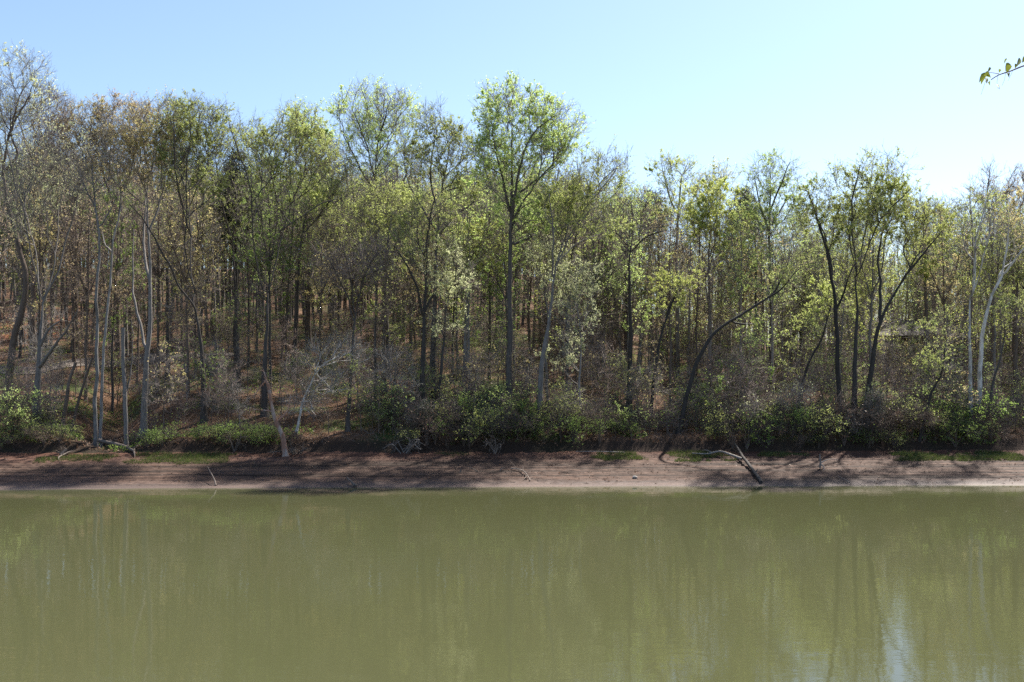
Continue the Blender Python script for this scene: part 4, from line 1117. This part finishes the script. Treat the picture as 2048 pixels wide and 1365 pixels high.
# ------------------------------------------------------------------ house on the right slope
def flat(name, rough, stops, scale, vec=(1, 1, 1)):
    m, nt, out = newmat(name)
    n = noise(nt, mapping(nt, vec), scale, 5, 0.65); r = ramp(nt, stops); nt.links.new(n.outputs[0], r.inputs[0])
    b = nt.nodes.new('ShaderNodeBsdfPrincipled'); b.inputs['Roughness'].default_value = rough; nt.links.new(r.outputs[0], b.inputs['Base Color'])
    nt.links.new(b.outputs[0], out.inputs[0]); return m
def box(mb, lo, hi, mat=0):
    x0, y0, z0 = lo; x1, y1, z1 = hi
    v = [(x0, y0, z0), (x1, y0, z0), (x1, y1, z0), (x0, y1, z0), (x0, y0, z1), (x1, y0, z1), (x1, y1, z1), (x0, y1, z1)]
    mb.add(v, [(0, 3, 2, 1), (4, 5, 6, 7), (0, 1, 5, 4), (1, 2, 6, 5), (2, 3, 7, 6), (3, 0, 4, 7)], mat)
M_wall = flat('house_siding', 0.8, [(0.3, (0.10, 0.055, 0.04)), (0.7, (0.16, 0.09, 0.065))], 3, (1, 1, 14))
M_roof = flat('house_shingles', 0.85, [(0.3, (0.04, 0.032, 0.028)), (0.7, (0.085, 0.068, 0.06))], 6, (1, 3, 3))
M_white = flat('white_paint', 0.5, [(0.3, (0.7, 0.7, 0.68)), (0.7, (0.8, 0.8, 0.78))], 3)
M_glass = flat('window_glass', 0.08, [(0.3, (0.02, 0.025, 0.03)), (0.7, (0.04, 0.045, 0.05))], 1)
HY = 114; hx = (1822 - 1024) * HY / F; hz = H(hx, HY) - 0.3
house = thing('house', 'brown house with shingled roof half hidden by trees on the right slope', 'house', (hx, HY, hz))
dzz = CAMZ + (750 - 668) * HY / F - hz        # eaves height
m = MB(); box(m, (-4, 0, -1.5), (4, 6, dzz)); link('wall', m.mesh('wall', [M_wall], False), house)
m = MB()
rx0, rx1, rh = -4.6, 4.7, 1.7
V = [(rx0, -1.6, dzz - .25), (rx1, -1.6, dzz - .25), (rx1, 3, dzz + rh), (rx0, 3, dzz + rh), (rx0, 7.2, dzz - .2), (rx1, 7.2, dzz - .2)]
V2 = [(x, y, z - .18) for x, y, z in V]
m.add(V + V2, [(0, 1, 2, 3), (3, 2, 5, 4), (6, 9, 8, 7), (9, 10, 11, 8), (0, 6, 7, 1), (5, 11, 10, 4)]); m.add(V + V2, [(0, 3, 4, 10, 9, 6), (1, 7, 8, 11, 5, 2)])
link('roof', m.mesh('roof', [M_roof], False), house)
m = MB(); m.add([(-4, .02, dzz), (-4, 5.98, dzz), (-4, 3, dzz + rh - .3), (-3.9, .02, dzz), (-3.9, 5.98, dzz), (-3.9, 3, dzz + rh - .3)], [(0, 1, 2), (3, 5, 4)]); link('gable', m.mesh('gable', [M_wall], False), house)
for x in (-3.6, 0.4, 4.2):
    m = MB(); box(m, (x - .09, -1.4, -1.5), (x + .09, -1.22, dzz - .28)); box(m, (x - .25, -1.5, dzz - .46), (x + .25, -1.12, dzz - .285)); link('porch_post', m.mesh('porch_post', [M_white], False), house)
for x in (-2.0, 2.2):
    m = MB(); box(m, (x - .55, -.06, dzz - 1.75), (x + .55, -.003, dzz - .45)); fr = link('window', m.mesh('window', [M_white], False), house)
    m = MB(); box(m, (x - .45, -.075, dzz - 1.65), (x - .03, -.062, dzz - .55)); box(m, (x + .03, -.075, dzz - 1.65), (x + .45, -.062, dzz - .55)); link('pane', m.mesh('pane', [M_glass], False), fr)
m = MB(); box(m, (-.4, -.05, dzz - 2.4), (.45, -.003, dzz - .4)); link('door', m.mesh('door', [M_white], False), house)

# ------------------------------------------------------------------ near tree whose twig hangs into the top right corner
rng = np.random.default_rng(8)
bx, by = 4.9, 5.6; bz = H(bx, by)
base = np.array([bx, by, bz])
YB_ = 5.0
def N5(px, py, dy=0.0):
    return P(px, py, YB_ + dy) - base
seeds = [(np.array([[0, 0, -.3], [.05, 0, 1.8], [0, .05, 3.6], [.1, 0, 5.2], [.1, 0.1, 6.6]]), 0.10, 0.03)]
t, c = build_tree(seeds, [(np.array([.6, 0.2, 6.8]), (1.2, 1.3, 1.1))], rng, dens=8, nmax=70, clear=.6, tw=3, lf=350, ls=0.11, twl=.4, twr=.004, rtip=.005)
root = plant_tree('overhanging_tree', 'near tree whose thin leafy twig hangs into the top right corner', 'tree', base, t, c, 'grey', 'twig', 'lime')
tw_main = [np.array([.05, .05, 5.0]), np.array([-1.0, -.2, 5.1]), N5(2140, 108), N5(2060, 128), N5(2020, 143), N5(1998, 150), N5(1982, 160)]
mbt = MB(); tube(mbt, resample(tw_main, .05), np.linspace(0.02, .0022, len(resample(tw_main, .05))), 5)
sub = [N5(1998, 148), N5(1985, 146), N5(1975, 145)]; tube(mbt, sub, [.002, .0016, .0012], 4)
for a, b_, e in (((1996, 150), (1994, 165), (1996, 178)), ((2011, 147), (2009, 160), (2004, 172)), ((2026, 140), (2021, 152), (2016, 162)), ((1971, 162), (1967, 175), (1962, 190))):
    tube(mbt, [N5(*a), N5(*b_), N5(*e)], [.0009, .0007, .0006], 3)
link('twig', mbt.mesh('hanging_twig', [BARK['twig']]), root)
lm = leafmat('leaf_near', (0.30, 0.33, 0.05), (0.16, 0.19, 0.03), (0.10, 0.12, 0.03), 0.5)
for (x0, y0, x1, y1, w) in ((1975, 146, 1958, 166, .010), (1972, 147, 1962, 170, .011), (1968, 150, 1982, 156, .012), (1976, 158, 1973, 168, .009), (1975, 146, 1983, 138, .006), (1977, 166, 1980, 172, .006),
                            (1998, 146, 2003, 141, .006), (2011, 143, 2020, 128, .013), (2013, 145, 2024, 132, .012), (2014, 148, 2018, 156, .007), (2008, 128, 2016, 119, .004), (2033, 132, 2042, 121, .012), (2036, 131, 2030, 138, .008), (2044, 126, 2052, 118, .010), (2050, 128, 2058, 138, .009), (1996, 170, 1999, 180, .007)):
    w *= 1.15; m = MB(); A = N5(x0, y0, rng.normal() * .02); B = N5(x1, y1, rng.normal() * .03); d = B - A
    s = unit(np.cross(d, np.array([0.2, 1, 0.3]))) * w * rng.choice([-1, 1]); nn = unit(np.cross(d, s)) * w * .5
    rows = []
    for f, ww in ((0, .05), (.2, .75), (.45, 1), (.75, .6), (1, .02)):
        q = A + d * f - np.array([0, 0, .012]) * math.sin(f * PI) * -1
        rows += [q - s * ww + nn * ww, q, q + s * ww + nn * ww]
    Q = []
    for r in range(4):
        for cc in range(2):
            i0 = r * 3 + cc; Q.append((i0, i0 + 1, i0 + 4, i0 + 3))
    m.add(rows, Q); link('leaf', m.mesh('hanging_leaf', [lm]), root)

# ------------------------------------------------------------------ light, camera
w = bpy.data.worlds.new("World"); sc.world = w; w.use_nodes = True
nt = w.node_tree; bg = nt.nodes['Background']
sky = nt.nodes.new('ShaderNodeTexSky'); sky.sky_type = 'NISHITA'; sky.sun_disc = False
sky.sun_elevation = SUN_EL; sky.sun_rotation = SUN_AZ
sky.air_density = 1.0; sky.dust_density = 1.0; sky.ozone_density = 2.3; sky.altitude = 200
nt.links.new(sky.outputs[0], bg.inputs[0]); bg.inputs[1].default_value = 0.08
sl = bpy.data.lights.new('sun', 'SUN'); sl.energy = 5.0; sl.angle = math.radians(1.5); sl.color = (1.0, 0.94, 0.85)
so = link('sun', sl, None, (40, 60, 60))
from mathutils import Vector
sd = Vector((math.sin(SUN_AZ) * math.cos(SUN_EL), math.cos(SUN_AZ) * math.cos(SUN_EL), math.sin(SUN_EL)))
so.rotation_euler = sd.to_track_quat('Z', 'Y').to_euler()

cam = bpy.data.cameras.new('camera'); co = link('camera', cam, None, (0, 0, CAMZ)); co.rotation_euler = (PI / 2, 0, 0)
cam.sensor_width = 36; cam.lens = 36 * F / 2048; cam.shift_y = 67.5 / 2048; cam.clip_end = 3000; cam.clip_start = 0.1
sc.camera = co
sc.view_settings.view_transform = 'Standard'; sc.view_settings.look = 'None'; sc.view_settings.exposure = 1.45; sc.view_settings.gamma = 1
sc.cycles.use_denoising = False; sc.cycles.denoising_input_passes = 'RGB_ALBEDO_NORMAL'; sc.cycles.denoising_prefilter = 'ACCURATE'
sc.cycles.max_bounces = 6; sc.cycles.diffuse_bounces = 3; sc.cycles.transmission_bounces = 4; sc.cycles.glossy_bounces = 2; sc.cycles.transparent_max_bounces = 4
